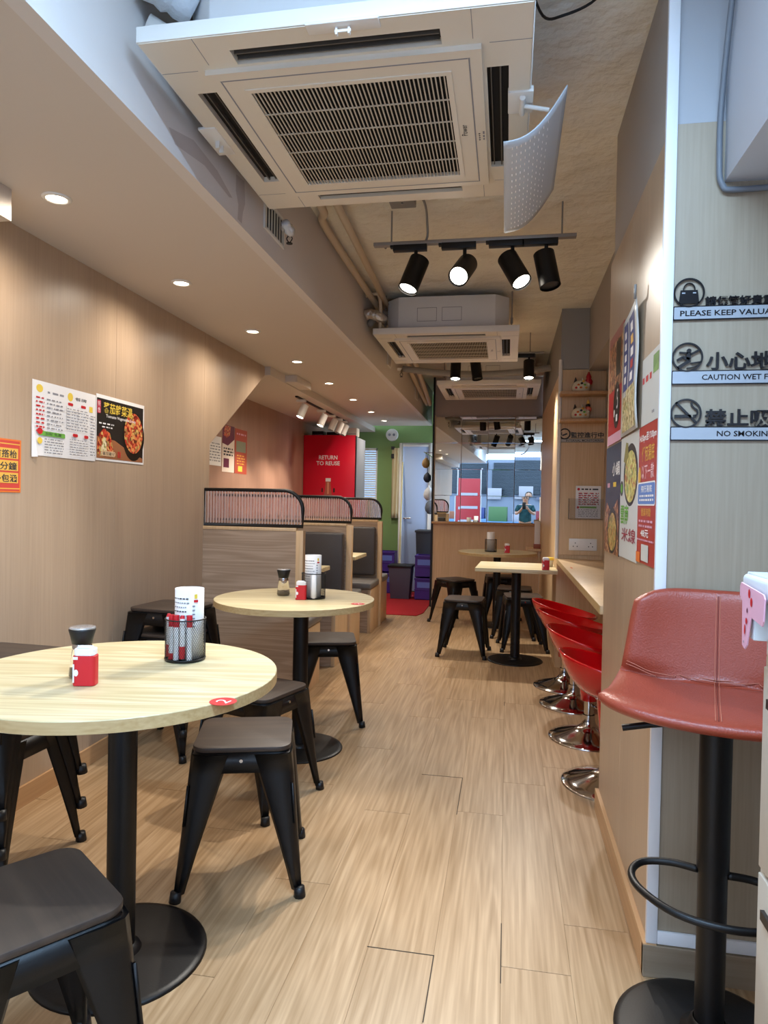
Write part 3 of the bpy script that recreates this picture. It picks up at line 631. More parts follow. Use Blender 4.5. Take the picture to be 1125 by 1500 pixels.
# ---------------------------------------------------------------- items on tables
def mesh_cup(x, y, label, rz=0, markers=True, s=1.0):
    t = thing('mesh_pen_cup', label, 'pen cup', (x, y, .741), rz)
    m = MB(); r = .058; hh = .122
    m.lathe([(0, 0), (r, 0), (r, .006)], 32, M_blackp).build('cup_base', t)
    m = MB()
    for k in range(56):
        for s_ in (-1, 1):
            pts = [(r * math.cos(2 * math.pi * k / 56 + s_ * j * .2), r * math.sin(2 * math.pi * k / 56 + s_ * j * .2), .004 + j * (hh - .006) / 6) for j in range(7)]
            m.tube(pts, .00055, 3, M_blackp)
    o = m.build('wire_mesh', t); o['kind'] = 'stuff'
    MB().tube([(r * math.cos(2 * math.pi * k / 32), r * math.sin(2 * math.pi * k / 32), hh) for k in range(32)], .0022, 6, M_blackp, True).build('rim', t)
    MB().tube([(r * math.cos(2 * math.pi * k / 32), r * math.sin(2 * math.pi * k / 32), .006) for k in range(32)], .002, 6, M_blackp, True).build('foot_ring', t)
    return t
def markers(x, y, group):
    rr = random.Random(5)
    for k, (dx, dy, up_) in enumerate(((-.043, -.020, 0), (-.026, -.036, 1), (-.008, -.042, 1), (.010, -.041, 0), (.029, -.034, 1), (.0, -.022, 0))):
        lbs = ['leftmost red and white marker pen', 'second marker pen from the left, red cap up', 'third marker pen from the left, red cap up', 'fourth marker pen, white tip showing', 'rightmost marker pen, red cap up', 'marker pen at the back']
        t = thing('marker_pen', lbs[k] + ' in the near mesh cup', 'marker', (x + dx, y + dy, .748), 0, group)
        a = .116; capz = (.096, .130) if up_ else (.004, .04); body = (.0, .098) if up_ else (.038, .121)
        MB().cyl((0, 0, body[0]), (0, 0, body[1]), .0078, n=12, m=M_pw).build('barrel', t)
        MB().cyl((0, 0, capz[0]), (0, 0, capz[1]), .0083, n=12, m=M_red).build('cap', t)
        if up_: MB().cyl((0, 0, .0), (0, 0, .018), .0083, n=12, m=M_red if k % 2 else M_pw).build('end_plug', t)
        else: MB().cyl((0, 0, .121), (0, 0, .130), .0078, .0045, n=12, m=M_red).build('end_plug', t)
        f = Flat((-.0035, -.0069, .025), (1, 0, 0), (0, 0, 1)); f.z = .0001
        f.scribble(0, 0, .007, .045, M_ink, 14, .55, k); f.b.build('print', t)
def rolled_menu(x, y, label, rz=0, r=.044, z0=.746, hh=.205, printed=True):
    t = thing('rolled_menu', label, 'menu', (x, y, z0), rz)
    n = 40; vs = []; 
    for k in range(n + 1):
        a = -math.pi * 1.25 + 2 * math.pi * 1.15 * k / n; rr = r - .006 * k / n
        for z in (0, hh): vs.append((rr * math.cos(a), rr * math.sin(a), z))
    MB().add(vs, [(2 * k, 2 * k + 2, 2 * k + 3, 2 * k + 1) for k in range(n)], M_pw, True).build('paper', t, solid=.0006)
    if printed:
        m = MB(); rd_ = random.Random(2)
        def patch(a0, a1, z0_, z1_, mt):
            k = 5; vs = [((r + .0008) * math.cos(R(a0 + (a1 - a0) * i / k)), (r + .0008) * math.sin(R(a0 + (a1 - a0) * i / k)), z) for i in range(k + 1) for z in (z0_, z1_)]
            m.add(vs, [(2 * i, 2 * i + 2, 2 * i + 3, 2 * i + 1) for i in range(k)], mt, True)
        for row in range(9):
            a = -150
            while a < -75:
                w = rd_.uniform(4, 12); patch(a, a + w, hh - .028 - row * .0125, hh - .0245 - row * .0125, M_inkg if row % 3 else M_ink); a += w + 3
        patch(-48, -36, hh - .026, hh - .013, M_yel); patch(-50, -33, hh - .037, hh - .030, M_red)
        for row in range(6): patch(-55, -45, hh - .050 - row * .012, hh - .046 - row * .012, M_inkg)
        m.build('print', t)
    return t
def tissue_box(x, y, label, rz=0, s=1.0):
    t = thing('toothpick_box', label, 'toothpick box', (x, y, .741), rz)
    s = s * 1.45; P = rrect(-.0195 * s, -.013 * s, .0195 * s, .013 * s, .008 * s, 4)
    MB().prism(P, 0, .052 * s, M_red).build('carton', t, bevel=.001, seg=1)
    rr = random.Random(9); m = MB()
    m.prism(rrect(-.0175 * s, -.012 * s, .0175 * s, .012 * s, .007 * s, 4), .052 * s, .064 * s, M_pw).prism(rrect(-.014 * s, -.008 * s, .012 * s, .009 * s, .005 * s, 3), .064 * s, .067 * s, mat('wrap_blue_white', 'DCE2F2', .5))
    m.build('paper_sachets', t, bevel=.0015, seg=1)
    f = Flat((-.0175 * s, -.0131 * s, .003), (1, 0, 0), (0, 0, 1)); f.z = .0003
    f.rect(.0005, .004 * s, .003 * s, .036 * s, M_pw).ell(.006 * s, .021 * s, .004 * s, .006 * s, M_pw, 10).rect(.001, .044 * s, .009 * s, .049 * s, M_pw); f.b.build('print', t)
    return t
def pepper_mill(x, y, label):
    t = thing('pepper_mill', label, 'pepper mill', (x, y, .741))
    MB().lathe([(0.0000, 0.0021), (0.0290, 0.0021), (0.0324, 0.0064), (0.0290, 0.0428), (0.0242, 0.0728), (0.0235, 0.0770)], 28, M_glass).build('glass_jar', t)
    MB().lathe([(0.0000, 0.0043), (0.0262, 0.0043), (0.0269, 0.0107), (0.0255, 0.0235), (0.0000, 0.0278)], 20, mat('peppercorns', '8A7C66', .8, bump=1, bscale=300, var=.5, vscale=150)).build('peppercorns', t)
    MB().lathe([(0.0242, 0.0749), (0.0248, 0.0856), (0.0237, 0.0888)], 28, M_chrome).build('neck_ring', t)
    MB().lathe([(0.0000, 0.0888), (0.0255, 0.0888), (0.0290, 0.1070), (0.0338, 0.1241), (0.0338, 0.1273), (0.0290, 0.1295), (0.0000, 0.1273)], 28, M_blackp).build('grinder_cap', t)
    MB().lathe([(0.0324, 0.1284), (0.0338, 0.1311), (0.0304, 0.1327), (0.0000, 0.1311)], 28, mat('clear_cap', 'C8C8C8', .1, .6)).build('cap_lid', t)
    return t
mesh_cup(-.931, 1.886, 'black wire-mesh pen cup full of red markers on the near table')
markers(-.931, 1.886, 'markers in the near mesh cup')
rolled_menu(-.925, 1.900, 'rolled white menu sheet standing in the near mesh cup')
tissue_box(-1.045, 1.569, 'small red carton of toothpick sachets on the near table', R(12)); pepper_mill(-1.100, 1.635, 'black-capped glass pepper mill behind the red carton on the near table')
sticker(-.650, 1.515, 'round red number 2 sticker at the rim of the near table', R(75))
mesh_cup(-.925, 3.23, 'black wire-mesh cup on the second table', 0, False); rolled_menu(-.93, 3.24, 'rolled white menu sheet in the mesh cup of the second table', 0, .042)
rolled_menu(-.912, 3.19, 'grey folded sheet curled low in the mesh cup of the second table', R(20), .02, .746, .115, False)
tissue_box(-.968, 3.165, 'small red carton of toothpick sachets on the second table', R(5), .92); t = pepper_mill(-1.094, 3.275, 'glass pepper mill on the second table, cap up')
sticker(-.675, 3.11, 'round red sticker at the right rim of the second table', R(60))
tissue_box(.29, 5.15, 'small red carton on the far square table', 0, .95)
t = thing('condiment_pot', 'yellow-lidded condiment pot at the back of the far square table', 'pot', (.33, 5.45, .741))
MB().lathe([(0, 0), (.03, 0), (.036, .055), (0, .055)], 20, mat('pot_body', 'D8D4C4', .4)).build('pot_body', t); MB().lathe([(.038, .05), (.038, .07), (0, .072)], 20, M_yel).build('lid', t)
mesh_cup(-.15, 6.90, 'black wire-mesh cup on the far round table', 0, False); rolled_menu(-.15, 6.90, 'white menu sheet in the mesh cup of the far round table', 0, .04, .746, .19, False); tissue_box(.01, 6.80, 'small red carton on the far round table', 0, .95)
nb = thing('napkin_holder', 'tall white napkin bundle by the ledge right of the mirror', 'napkins', (.345, 7.62, .741))
# small side shelf that carries it
sh = MB().box(.22, 7.52, .715, .372, 7.93, .74, M_light).box(.34, 7.56, .60, .372, 7.58, .715, M_light).box(.34, 7.86, .60, .372, 7.88, .715, M_light).build('corner_shelf', bevel=.002); tag(sh, 'small pale wall shelf in the right corner below the mirror', 'shelf')
MB().box(-.05, -.04, 0, .024, .04, .05, mat('holder_red', '9C5A48', .5)).build('holder', nb, bevel=.003); MB().prism([(-.045, -.03), (.015, -.03), (.02, .03), (-.04, .03)], .05, .30, M_pw).build('napkins', nb, bevel=.004)

# ---------------------------------------------------------------- booths
def partition(y, x0, zt, z0, label, x1=-1.20):
    t = thing('booth_partition', label, 'partition', (0, y, 0))
    MB().box(x0, -.02, 0, x1 - .045, .02, zt, M_booth).build('wood_panel', t, bevel=.001, seg=1)
    MB().box(x1 - .045, -.026, 0, x1, .026, zt + .005, M_light).build('end_post', t, bevel=.002)
    MB().box(x0, -.024, zt, x1 - .045, .024, zt + .02, M_light).build('top_rail', t, bevel=.002)
    # black frame of the reeded glass, top right corner rounded
    zb, ztop, rr = zt + .03, z0, .12; xr = x1 - .012
    arc = [(xr - rr + rr * math.sin(a), ztop - rr + rr * math.cos(a)) for a in [math.pi / 2 * k / 10 for k in range(11)]]
    path = [(x0, 0, zb), (x0, 0, ztop)] + [(x, 0, z) for x, z in arc] + [(xr, 0, zb)]
    MB().tube(path, .0115, 8, M_blackp, True).build('glass_frame', t)
    g = MB(); n = int((xr - x0) / .0092); w = (xr - x0) / n
    for k in range(n):
        xa, xb = x0 + k * w, x0 + (k + 1) * w; xm = (xa + xb) / 2
        zt_ = ztop if xm < xr - rr else ztop - rr + math.sqrt(max(0, rr * rr - (xm - xr + rr) ** 2))
        if zt_ - zb < .02: continue
        P = [(xa, -.001), (xa + w * .2, -.0035), (xm, -.0048), (xb - w * .2, -.0035), (xb, -.001), (xb, .001), (xa, .001)]
        g.prism(P, zb, zt_, M_reed if k % 2 else M_reed2)
    gg = g.build('reeded_glass', t); gg['kind'] = 'stuff'
    return t
partition(3.97, XL, 1.03, 1.275, 'nearest booth partition, wooden panel topped with reeded pink-tinted glass')
partition(5.28, XBL, 1.02, 1.25, 'middle booth partition with reeded glass, dark bench back before it')
partition(6.60, XBL, 1.02, 1.245, 'farthest booth partition with reeded glass')
def bench(y, face, label, x1=-1.22):
    """bench whose back is at y; face=+1 sits looking to +y"""
    t = thing('booth_bench', label, 'bench', (0, y, 0)); f = face; a, c = sorted((0, f * .40))
    MB().box(XBL + .02, a, 0, x1 - .03, c, .40, M_booth).build('bench_box', t, bevel=.001, seg=1)
    MB().box(x1 - .03, a, 0, x1, c, .405, M_light).build('end_panel', t, bevel=.002)
    a, c = sorted((f * .02, f * .43)); MB().box(XBL + .02, a, .405, x1 + .01, c, .47, M_cush2).build('seat_cushion', t, bevel=.022, seg=4)
    n = 3; w = (x1 - .03 - XBL - .02) / n
    for k in range(n):
        a, c = sorted((f * .005, f * .07)); MB().box(XBL + .02 + k * w + .002, a, .50, XBL + .02 + (k + 1) * w - .002, c, .97, M_cush).build('back_cushion', t, bevel=.02, seg=4)
    return t
bench(4.036, 1, 'booth bench directly behind the nearest partition'); bench(5.252, -1, 'booth bench with dark back cushion facing the street, at the middle partition')
bench(5.308, 1, 'booth bench behind the middle partition'); bench(6.572, -1, 'booth bench facing the street at the farthest partition'); bench(6.628, 1, 'last booth bench behind the farthest partition')
def booth_table(y, label):
    t = thing('booth_table', label, 'table', (-1.82, y, 0)); MB().box(-.62, -.24, .712, .55, .24, .742, M_ash).build('tabletop', t, bevel=.002)
    MB().cyl((0, 0, .01), (0, 0, .712), .035, n=20, m=M_black).build('pole', t); MB().lathe([(0, .012), (.2, .006), (.2, 0)], 32, M_black).build('base_plate', t)
booth_table(4.62, 'pale rectangular booth table in the first booth'); booth_table(5.95, 'pale rectangular booth table in the second booth')

# ---------------------------------------------------------------- fridge, back passage
t = thing('display_fridge', 'tall red-fronted fridge with white lettering behind the booths', 'fridge', (-2.122, 8.0, 0))
MB().box(-.31, .03, .05, .31, .62, 2.0, mat('fridge_grey', '8C8E94', .45)).build('cabinet', t, bevel=.004)
MB().box(-.325, 0, .30, .325, .03, 2.01, mat('fridge_red', 'D80F30', .3)).build('red_front', t, bevel=.004)
MB().box(-.31, .005, .05, .31, .03, .29, M_blackp).build('plinth', t)
f = Flat((-.325, -.001, .30), (1, 0, 0), (0, 0, 1)); f.z = .0004
f.text('RETURN', .195, 1.415, .425, 1.465, M_pw, .02).text('TO REUSE', .165, 1.345, .455, 1.395, M_pw, .02)
B_ = [(.26, .65), (.26, .97), (.275, 1.03), (.285, 1.12), (.285, 1.15), (.345, 1.15), (.345, 1.12), (.355, 1.03), (.37, .97), (.37, .65)]
f.poly(B_, mat('bottle_print', 'B45A48', .3)).rect(.27, .82, .36, .96, M_red).rect(.305, 1.0, .325, 1.14, mat('bottle_shine', 'D89878', .3)).rect(.283, 1.15, .347, 1.19, M_pw).rect(.235, 1.02, .25, 1.07, M_pblack).rect(.38, 1.02, .40, 1.07, M_pblack)
f.build('print', t)
o = MB().box(.318, 0.0, .28, .330, .03, 2.0, M_blackp).build('door_edge', t)
for i, (x, y, w, h, mt, lb) in enumerate(((-.24, .1, .14, .06, M_blackp, 'flat black box on the left of the fridge top'), (-.06, .12, .16, .05, M_blackp, 'wide black box in the middle of the fridge top'), (.11, .08, .08, .09, M_white, 'small white box on the fridge top'), (.21, .1, .11, .10, M_acw, 'cream carton on the right of the fridge top'))):
    o = MB().box(0, 0, 0, w, .15, h, mt).box(.005, -.0015, h * .2, w - .005, 0, h * .3, M_inkg).build('storage_box', bevel=.003, loc=(-2.14 + x, 8.03 + y, 2.012)); tag(o, lb, 'box')
matg = MB().prism([(-2.4, 7.25), (-.93, 7.25), (-.88, 7.45), (-.88, 9.15), (-2.4, 9.15)][::1], .0, .008, M_carpet)
mo = matg.build('floor_mat', bevel=.002); tag(mo, 'large red floor mat in the passage left of the mirror wall', 'mat')
def bin_(x, y, s, label, m, z=.008, hh=.5, lid=None):
    t = thing('waste_bin', label, 'bin', (x, y, z)); a, b_ = .13 * s, .16 * s; bb = MB()
    vs = [(sx * q, sy * q, zz) for q, zz in ((a, 0), (b_, hh)) for sx, sy in ((-1, -1), (1, -1), (1, 1), (-1, 1))]
    bb.add(vs, [(3, 2, 1, 0), (0, 1, 5, 4), (1, 2, 6, 5), (2, 3, 7, 6), (3, 0, 4, 7)], m); bb.build('bin_body', t, bevel=.006)
    MB().box(-b_ - .01, -b_ - .01, hh - .03, b_ + .01, b_ + .01, hh, lid or m).build('rim', t, bevel=.005)
bin_(-1.30, 8.55, .9, 'small grey waste bin standing on the red mat', M_bin, hh=.42, lid=M_blackp)
bin_(-1.00, 8.95, 1.0, 'tall dark grey bin by the end of the mirror wall', mat('dark_bin', '3C4048', .5), hh=.85)
for i, (x, y, z, lb) in enumerate(((-1.56, 9.02, .008, 'lower purple crate by the pale blue door'), (-1.56, 9.02, .29, 'upper purple crate by the pale blue door'), (-1.0, 8.55, .008, 'lower purple crate beside the mirror wall end'), (-1.0, 8.55, .29, 'upper purple crate beside the mirror wall end'))):
    t = thing('purple_crate', lb, 'crate', (x, y, z), 0, 'purple crates in the passage'); bb = MB(); w = .11
    for q in ((-w, -.13, 0, w, .13, .01), (-w, -.13, 0, w, -.12, .27), (-w, .12, 0, w, .13, .27), (-w, -.12, 0, -w + .01, .12, .27), (w - .01, -.12, 0, w, .12, .27)): bb.box(*q, M_purple)
    bb.box(-w - .006, -.136, .245, w + .006, -.13, .27, M_purple).box(-w - .006, -.136, .12, w + .006, -.13, .13, M_purple); bb.build('crate_shell', t, bevel=.002, seg=1)
    f = Flat((-.08, -.1305, .15), (1, 0, 0), (0, 0, 1)); f.rect(0, 0, .16, .07, mat('label_blue', '6F86D8', .4)); f.build('crate_label', t)
mp = thing('broom', 'yellow-handled broom leaning upright by the pale blue door', 'broom', (-1.36, 8.72, .008))
MB().cyl((0, 0, .1), (-.04, .42, 1.75), .010, n=10, m=mat('broom_cream', 'D2C28E', .5)).build('handle', mp); MB().box(-.075, -.025, 0, .075, .025, .10, mat('bristles', '4C5C70', .9, bump=1)).build('brush_head', mp, bevel=.004); 
ap_ = thing('hanging_apron', 'pale cloth hanging from black hooks beside the green wall', 'cloth', (-1.50, 9.17, 1.95))
bb = MB(); vs = []; 
for i in range(9):
    for j in range(13): vs.append((-.05 + .10 * i / 8, .012 * math.sin(i * 1.7 + j * .2) - .02, -.95 * j / 12))
bb.add(vs, [(i * 13 + j, i * 13 + j + 1, (i + 1) * 13 + j + 1, (i + 1) * 13 + j) for i in range(8) for j in range(12)], mat('cloth_pale', 'CDBE96', .9), True); bb.build('cloth', ap_, solid=.004)
MB().box(-.06, -.04, -.02, -.02, .02, .02, M_blackp).box(-.06, -.04, -.14, -.02, .02, -.08, M_blackp).build('hook', ap_)
for i, (y, z, c1, sz, lb) in enumerate(((8.30, 1.70, 'A98C5A', .05, 'brown pouch hanging highest from the passage rail'), (8.48, 1.53, '2A3040', .05, 'dark pouch hanging from the passage rail'), (8.68, 1.33, 'DADFE6', .07, 'white plastic bag hanging from the passage rail'), (8.90, 1.16, '6C7480', .075, 'grey bag hanging lowest from the passage rail'))):
    t = thing('hanging_bag', lb, 'bag', (-.985, y, z)); q = MB().lathe([(0, -1), (.5, -.92), (.9, -.5), (1, -.1), (.8, .5), (.4, .85), (.16, 1), (.05, 1.25), (0, 1.3)], 18, mat('bag_' + c1, c1, .6, bump=.8, bscale=25))
    q.v = [(a * sz, b_ * sz, c * sz * 1.25) for a, b_, c in q.v]; q.build('pouch', t); MB().cyl((0, 0, sz * 1.3), (0, 0, 1.815 - z), .004, n=6, m=M_blackp).build('strap', t)
gr = MB().cyl((0, 0, 0), (0, 1.1, 0), .006, n=8, m=M_chrome).build('garment_rail', loc=(-.985, 8.10, 1.82)); tag(gr, 'thin metal rail across the passage above the hanging bags', 'rail')
MB().cyl((0, .1, 0), (.185, .1, 0), .005, n=8, m=M_chrome).build('bracket', gr)

# ---------------------------------------------------------------- mirror tiles
mw = thing('tiled_mirror', 'wall mirror of sixteen square mirror tiles above the wooden ledge', 'mirror', (-.838, 7.962, 1.002))
rd = random.Random(12)
for i in range(4):
    for j in range(4):
        w = .3048
        tl = MB().box(-w / 2 + .0012, -.004, -w / 2 + .0012, w / 2 - .0012, .0, w / 2 - .0012, M_mirror).build('mirror_tile', mw, bevel=.0022, seg=1)
        tl.location = ((i + .5) * w, 0, (j + .5) * w); tl.rotation_euler = (R(rd.uniform(-.12, .12)), 0, R(-1.5 + rd.uniform(-.15, .15)))
MB().box(-.002, .005, -.002, 1.222, .008, 1.222, M_white).build('backing_board', mw)

# ---------------------------------------------------------------- counter bay
ct = thing('wall_counter', 'pale wooden counter shelf along the right wall above the red stools', 'counter', (0, 0, 0))
MB().box(.376, 2.835, .785, .698, 5.248, .82, M_light).build('worktop', ct, bevel=.002)
MB().box(.374, 2.835, .786, .376, 5.248, .819, M_ash_edge).build('edge_band', ct)
f = Flat((.42, 4.45, .82), (0, 1, 0), (-1, 0, 0)); f.z = .0005; f.rect(0, 0, .10, .012, M_orange, r=.004); o = f.build('counter_sticker'); tag(o, 'thin orange-red sticker strip on the pale counter', 'sticker')
for z, lb in ((2.045, 'upper small wooden wall shelf with a red-hatted cat ornament'), (1.848, 'lower small wooden wall shelf with a black and red topped cat ornament')):
    o = MB().box(.366, 5.10, z - .022, .698, 5.25, z, M_base).build('wall_shelf', bevel=.002); tag(o, lb, 'shelf')
def cat(z, label, top):
    t = thing('cat_ornament', label, 'ornament', (.515, 5.185, z)); W_ = mat('glazed_cream', 'E4D9BE', .2, coat=.5, var=.12, vscale=60)
    bb = MB(); bb.lathe([(0, 0), (.045, 0), (.060, .015), (.064, .04), (.055, .068), (.035, .085), (0, .092)], 22, W_, sx=1.05, sy=.8); bb.build('body', t)
    for s in (-.038, .012): MB().cyl((s, 0, .075), (s - .003, 0, .112), .016, .002, 12, mat('ear_grey', '3C3A3A', .4) if s < 0 else W_).build('ear', t)
    m = MB()
    for k, (a, zz, c) in enumerate(((-110, .05, M_orange), (-90, .06, M_pblack), (-70, .05, M_green), (-95, .03, M_orange), (-60, .03, M_gold), (-125, .03, M_red), (-80, .075, M_gold))):
        p = (.062 * math.cos(R(a)) * 1.05, .062 * math.sin(R(a)) * .8, zz); m.lathe([(0, -.008), (.009, -.004), (.010, .003), (0, .009)], 8, c, p)
    m.build('painted_pattern', t)
    m = MB(); q = (.052, -.005, .06)
    if top == 'red': m.lathe([(0, -.01), (.026, 0), (.030, .02), (.018, .04), (.021, .052), (.014, .068), (.010, .078), (.006, .088), (0, .09)], 16, mat('glazed_red', 'B0182A', .2, coat=.5), q)
    else:
        m.lathe([(0, -.01), (.024, 0), (.027, .018), (.016, .034)], 16, mat('glazed_coral', 'C8604A', .25, coat=.5), q).lathe([(.0, .03), (.017, .03), (.018, .048), (0, .056)], 16, M_pblack, q).lathe([(0, .052), (.011, .056), (.010, .07), (.003, .084), (0, .086)], 12, M_gold, q)
    m.build('figure_on_shoulder', t); MB().lathe([(0, 0), (.014, .002), (.018, .018), (.008, .03), (0, .032)], 12, W_, (.045, -.02, .04)).build('paw', t)
cat(2.0455, 'round glazed cat ornament with a red figure, upper shelf', 'red'); cat(1.8485, 'round glazed cat ornament with black and coral figure, lower shelf', 'blk')
sg = thing('monitoring_sign', 'black cut-out Chinese sign over INTERNAL MONITORING, below the small shelves', 'sign', (0, 0, 0))
f = Flat((.372, 5.249, 1.665), (1, 0, 0), (0, 0, 1))
f.b.tube([(.040 + .037 * math.cos(2 * math.pi * k / 28), 5.245 - 5.245, .085 + .037 * math.sin(2 * math.pi * k / 28)) for k in range(28)], .0045, 6, M_pblack, True)
f.b.v = [(x + .372, y + 5.245, z + 1.665) for x, y, z in f.b.v]
f.poly([(.02, .078), (.055, .092), (.06, .082), (.025, .068)], M_pblack).rect(.014, .075, .02, .098, M_pblack)
f.solid('監控進行中', .085, .055, .318, .098, M_pblack, .004, 0, .012); f.build('lettering', sg)
f = Flat((.372, 5.249, 1.665), (1, 0, 0), (0, 0, 1)); f.rect(.0, .022, .32, .050, M_pblack, .001); f.rect(.003, .025, .317, .047, mat('sign_silver', 'B4AEA4', .35), .0014); f.z = .0016; f.text('INTERNAL MONITORING', .05, .028, .312, .044, M_pblack, .01); f.build('name_plate', sg)
lh = thing('leaflet_holder', 'clear wall pocket holding a white menu above the power socket', 'leaflet holder', (.585, 5.25, 1.12))
MB().box(-.135, -.022, 0, .13, -.019, .15, mat('clear_acrylic', 'F4F4F4', .05, trans=.95, ior=1.2)).box(-.135, -.022, -.003, .13, 0, 0, mat('clear_acrylic')).box(-.135, -.022, 0, -.132, 0, .15, mat('clear_acrylic')).box(.127, -.022, 0, .13, 0, .15, mat('clear_acrylic')).build('pocket', lh)
mn = MB().box(0, 0, 0, .18, .0015, .24, M_pw).build('menu_sheet', loc=(.50, 5.237, 1.125), rot=0); tag(mn, 'white printed menu sheet standing in the clear wall pocket', 'menu')
f = Flat((0, -.0005, 0), (1, 0, 0), (0, 0, 1)); f.z = .0004; f.ell(.02, .215, .010, .010, M_red, 12).scribble(.04, .205, .16, .225, M_ink, 1, .5, 4).scribble(.02, .10, .165, .195, M_red, 6, .35, 5).scribble(.02, .095, .165, .19, M_inkg, 6, .3, 6).rect(.03, .075, .15, .088, M_green).ell(.018, .08, .009, .009, M_red, 12).scribble(.02, .01, .165, .07, M_inkg, 5, .35, 8); f.build('print', mn)
so = thing('power_socket', 'white double power socket on the wall above the counter', 'socket', (.56, 5.25, .885))
MB().box(-.10, -.010, 0, .10, 0, .088, M_white).build('plate', so, bevel=.003)
m = MB()
for s in (-.055, .055):
    for dx, dz in ((-.014, .030), (.014, .030), (0, .055)): m.box(s + dx - .003, -.0106, dz - .004, s + dx + .003, -.0098, dz + .004, M_dark)
for s in (-.018, .018): m.box(s - .008, -.014, .055, s + .008, -.009, .075, M_white)
m.build('outlets', so)
o = MB().box(-.03, -.05, 0, .03, .05, .17, M_blackp).box(-.028, -.048, .17, .028, .048, .30, M_inkg).build('tablet_stand', bevel=.004, loc=(.655, 4.55, .8205)); tag(o, 'dark narrow holder at the inner end of the counter, half hidden by the poster wall', 'holder')

# ---------------------------------------------------------------- red bar stools
def red_stool(label, group='red moulded stools under the counter'):
    t = thing('red_stool', label, 'stool', (0, 0, 0), 0, group)
    MB().lathe([(.205, 0), (.206, .004), (.200, .009), (.165, .020), (.12, .034), (.08, .047), (.052, .060), (.038, .078), (.032, .10), (.031, .126)], 48, M_chrome).build('trumpet_base', t)
    MB().cyl((0, 0, .12), (0, 0, .21), .024, n=24, m=M_chrome).build('gas_lift', t)
    MB().lathe([(.036, .20), (.044, .203), (.05, .28), (.060, .37), (.066, .40)], 32, M_redabs).build('lift_cover', t)
    # shell: low front (towards +x), raised wrap-around back (towards -x)
    nu, prof = 48, 14; vs = []; fs = []
    for k in range(nu):
        a = 2 * math.pi * k / nu; back = (1 - math.cos(a)) / 2; hh = .487 + .098 * back ** 1.3; rr = .190 + .022 * back
        pts = [(.066, .375), (.072, .385), (.10, .397), (.145, .42), (rr * .95, .45 + (hh - .45) * .35), (rr + .012, hh - .02), (rr + .016, hh - .004), (rr + .010, hh), (rr + .003, hh - .006), (rr - .012, .45 + (hh - .45) * .45), (rr * .80, .437), (.10, .422), (.05, .418), (.0, .417)]
        for r_, z in pts: vs.append((r_ * math.cos(a), r_ * math.sin(a), z))
    n_ = len(pts)
    for k in range(nu):
        for j in range(n_ - 1): fs.append((k * n_ + j, ((k + 1) % nu) * n_ + j, ((k + 1) % nu) * n_ + j + 1, k * n_ + j + 1))
    MB().add(vs, fs, M_redabs, True).build('seat_shell', t, subd=1)
    rg = MB().tube([(.10 + .075 * math.cos(2 * math.pi * k / 24), .075 * math.sin(2 * math.pi * k / 24), .175) for k in range(24)], .008, 8, M_chrome, True)
    rg.build('foot_ring', t); MB().cyl((.02, .02, .385), (.13, .10, .37), .005, n=8, m=M_chrome).build('lever', t)
    return t
rs = red_stool('farthest red moulded stool, next to the far square table'); rs.location = (.405, 4.72, 0)
dup(rs, (.425, 4.30, 0), R(4), 'third-nearest red moulded stool, rim overlapped by the one before it')
dup(rs, (.445, 3.70, 0), R(-6), 'second red moulded stool, most completely visible of the row')
dup(rs, (.465, 3.10, 0), R(3), 'nearest red stool, mostly hidden by the poster wall, chrome base showing')

# ---------------------------------------------------------------- tan leather bar stool
t = thing('leather_bar_stool', 'tan leather bar stool with black pedestal at the right edge', 'bar stool', (.478, 1.650, 0), math.radians(-15))
MB().lathe([(0, .020), (.05, .020), (.12, .017), (.19, .011), (.204, .006), (.206, 0), (0, 0)], 56, M_black).build('base_plate', t)
MB().lathe([(.062, .018), (.060, .030), (.045, .034), (.040, .05), (.034, .055)], 32, M_black).build('collar', t)
MB().cyl((0, 0, .02), (0, 0, .40), .0315, n=28, m=M_black).cyl((0, 0, .40), (0, 0, .735), .0345, n=28, m=M_black).build('pole', t)
pts = [(0, .035, .37), (-.06, .06, .372), (-.135, .03, .372), (-.165, -.02, .37), (-.15, -.075, .37), (-.10, -.12, .37), (-.03, -.142, .37), (.05, -.14, .37), (.12, -.10, .37), (.16, -.03, .37), (.12, .03, .372), (.05, .035, .372)]
MB().tube(smooth([(-.03, .0, .392), (-.09, .012, .388), (-.150, -.0, .380), (-.170, -.045, .372), (-.145, -.10, .366), (-.07, -.155, .362), (.03, -.165, .362), (.12, -.13, .364), (.165, -.06, .370), (.15, -.01, .378), (.09, .01, .388), (.03, 0, .392)], 5), .0085, 10, M_black).build('foot_rest', t)
MB().cyl((0, 0, .735), (-.185, -.02, .700), .0045, n=8, m=M_black).cyl((-.13, -.012, .714), (-.20, -.022, .697), .0075, n=12, m=M_black).build('height_lever', t)
MB().box(-.08, -.08, .735, .08, .08, .748, M_black).build('seat_plate', t, bevel=.003)
nu, nv = 24, 24
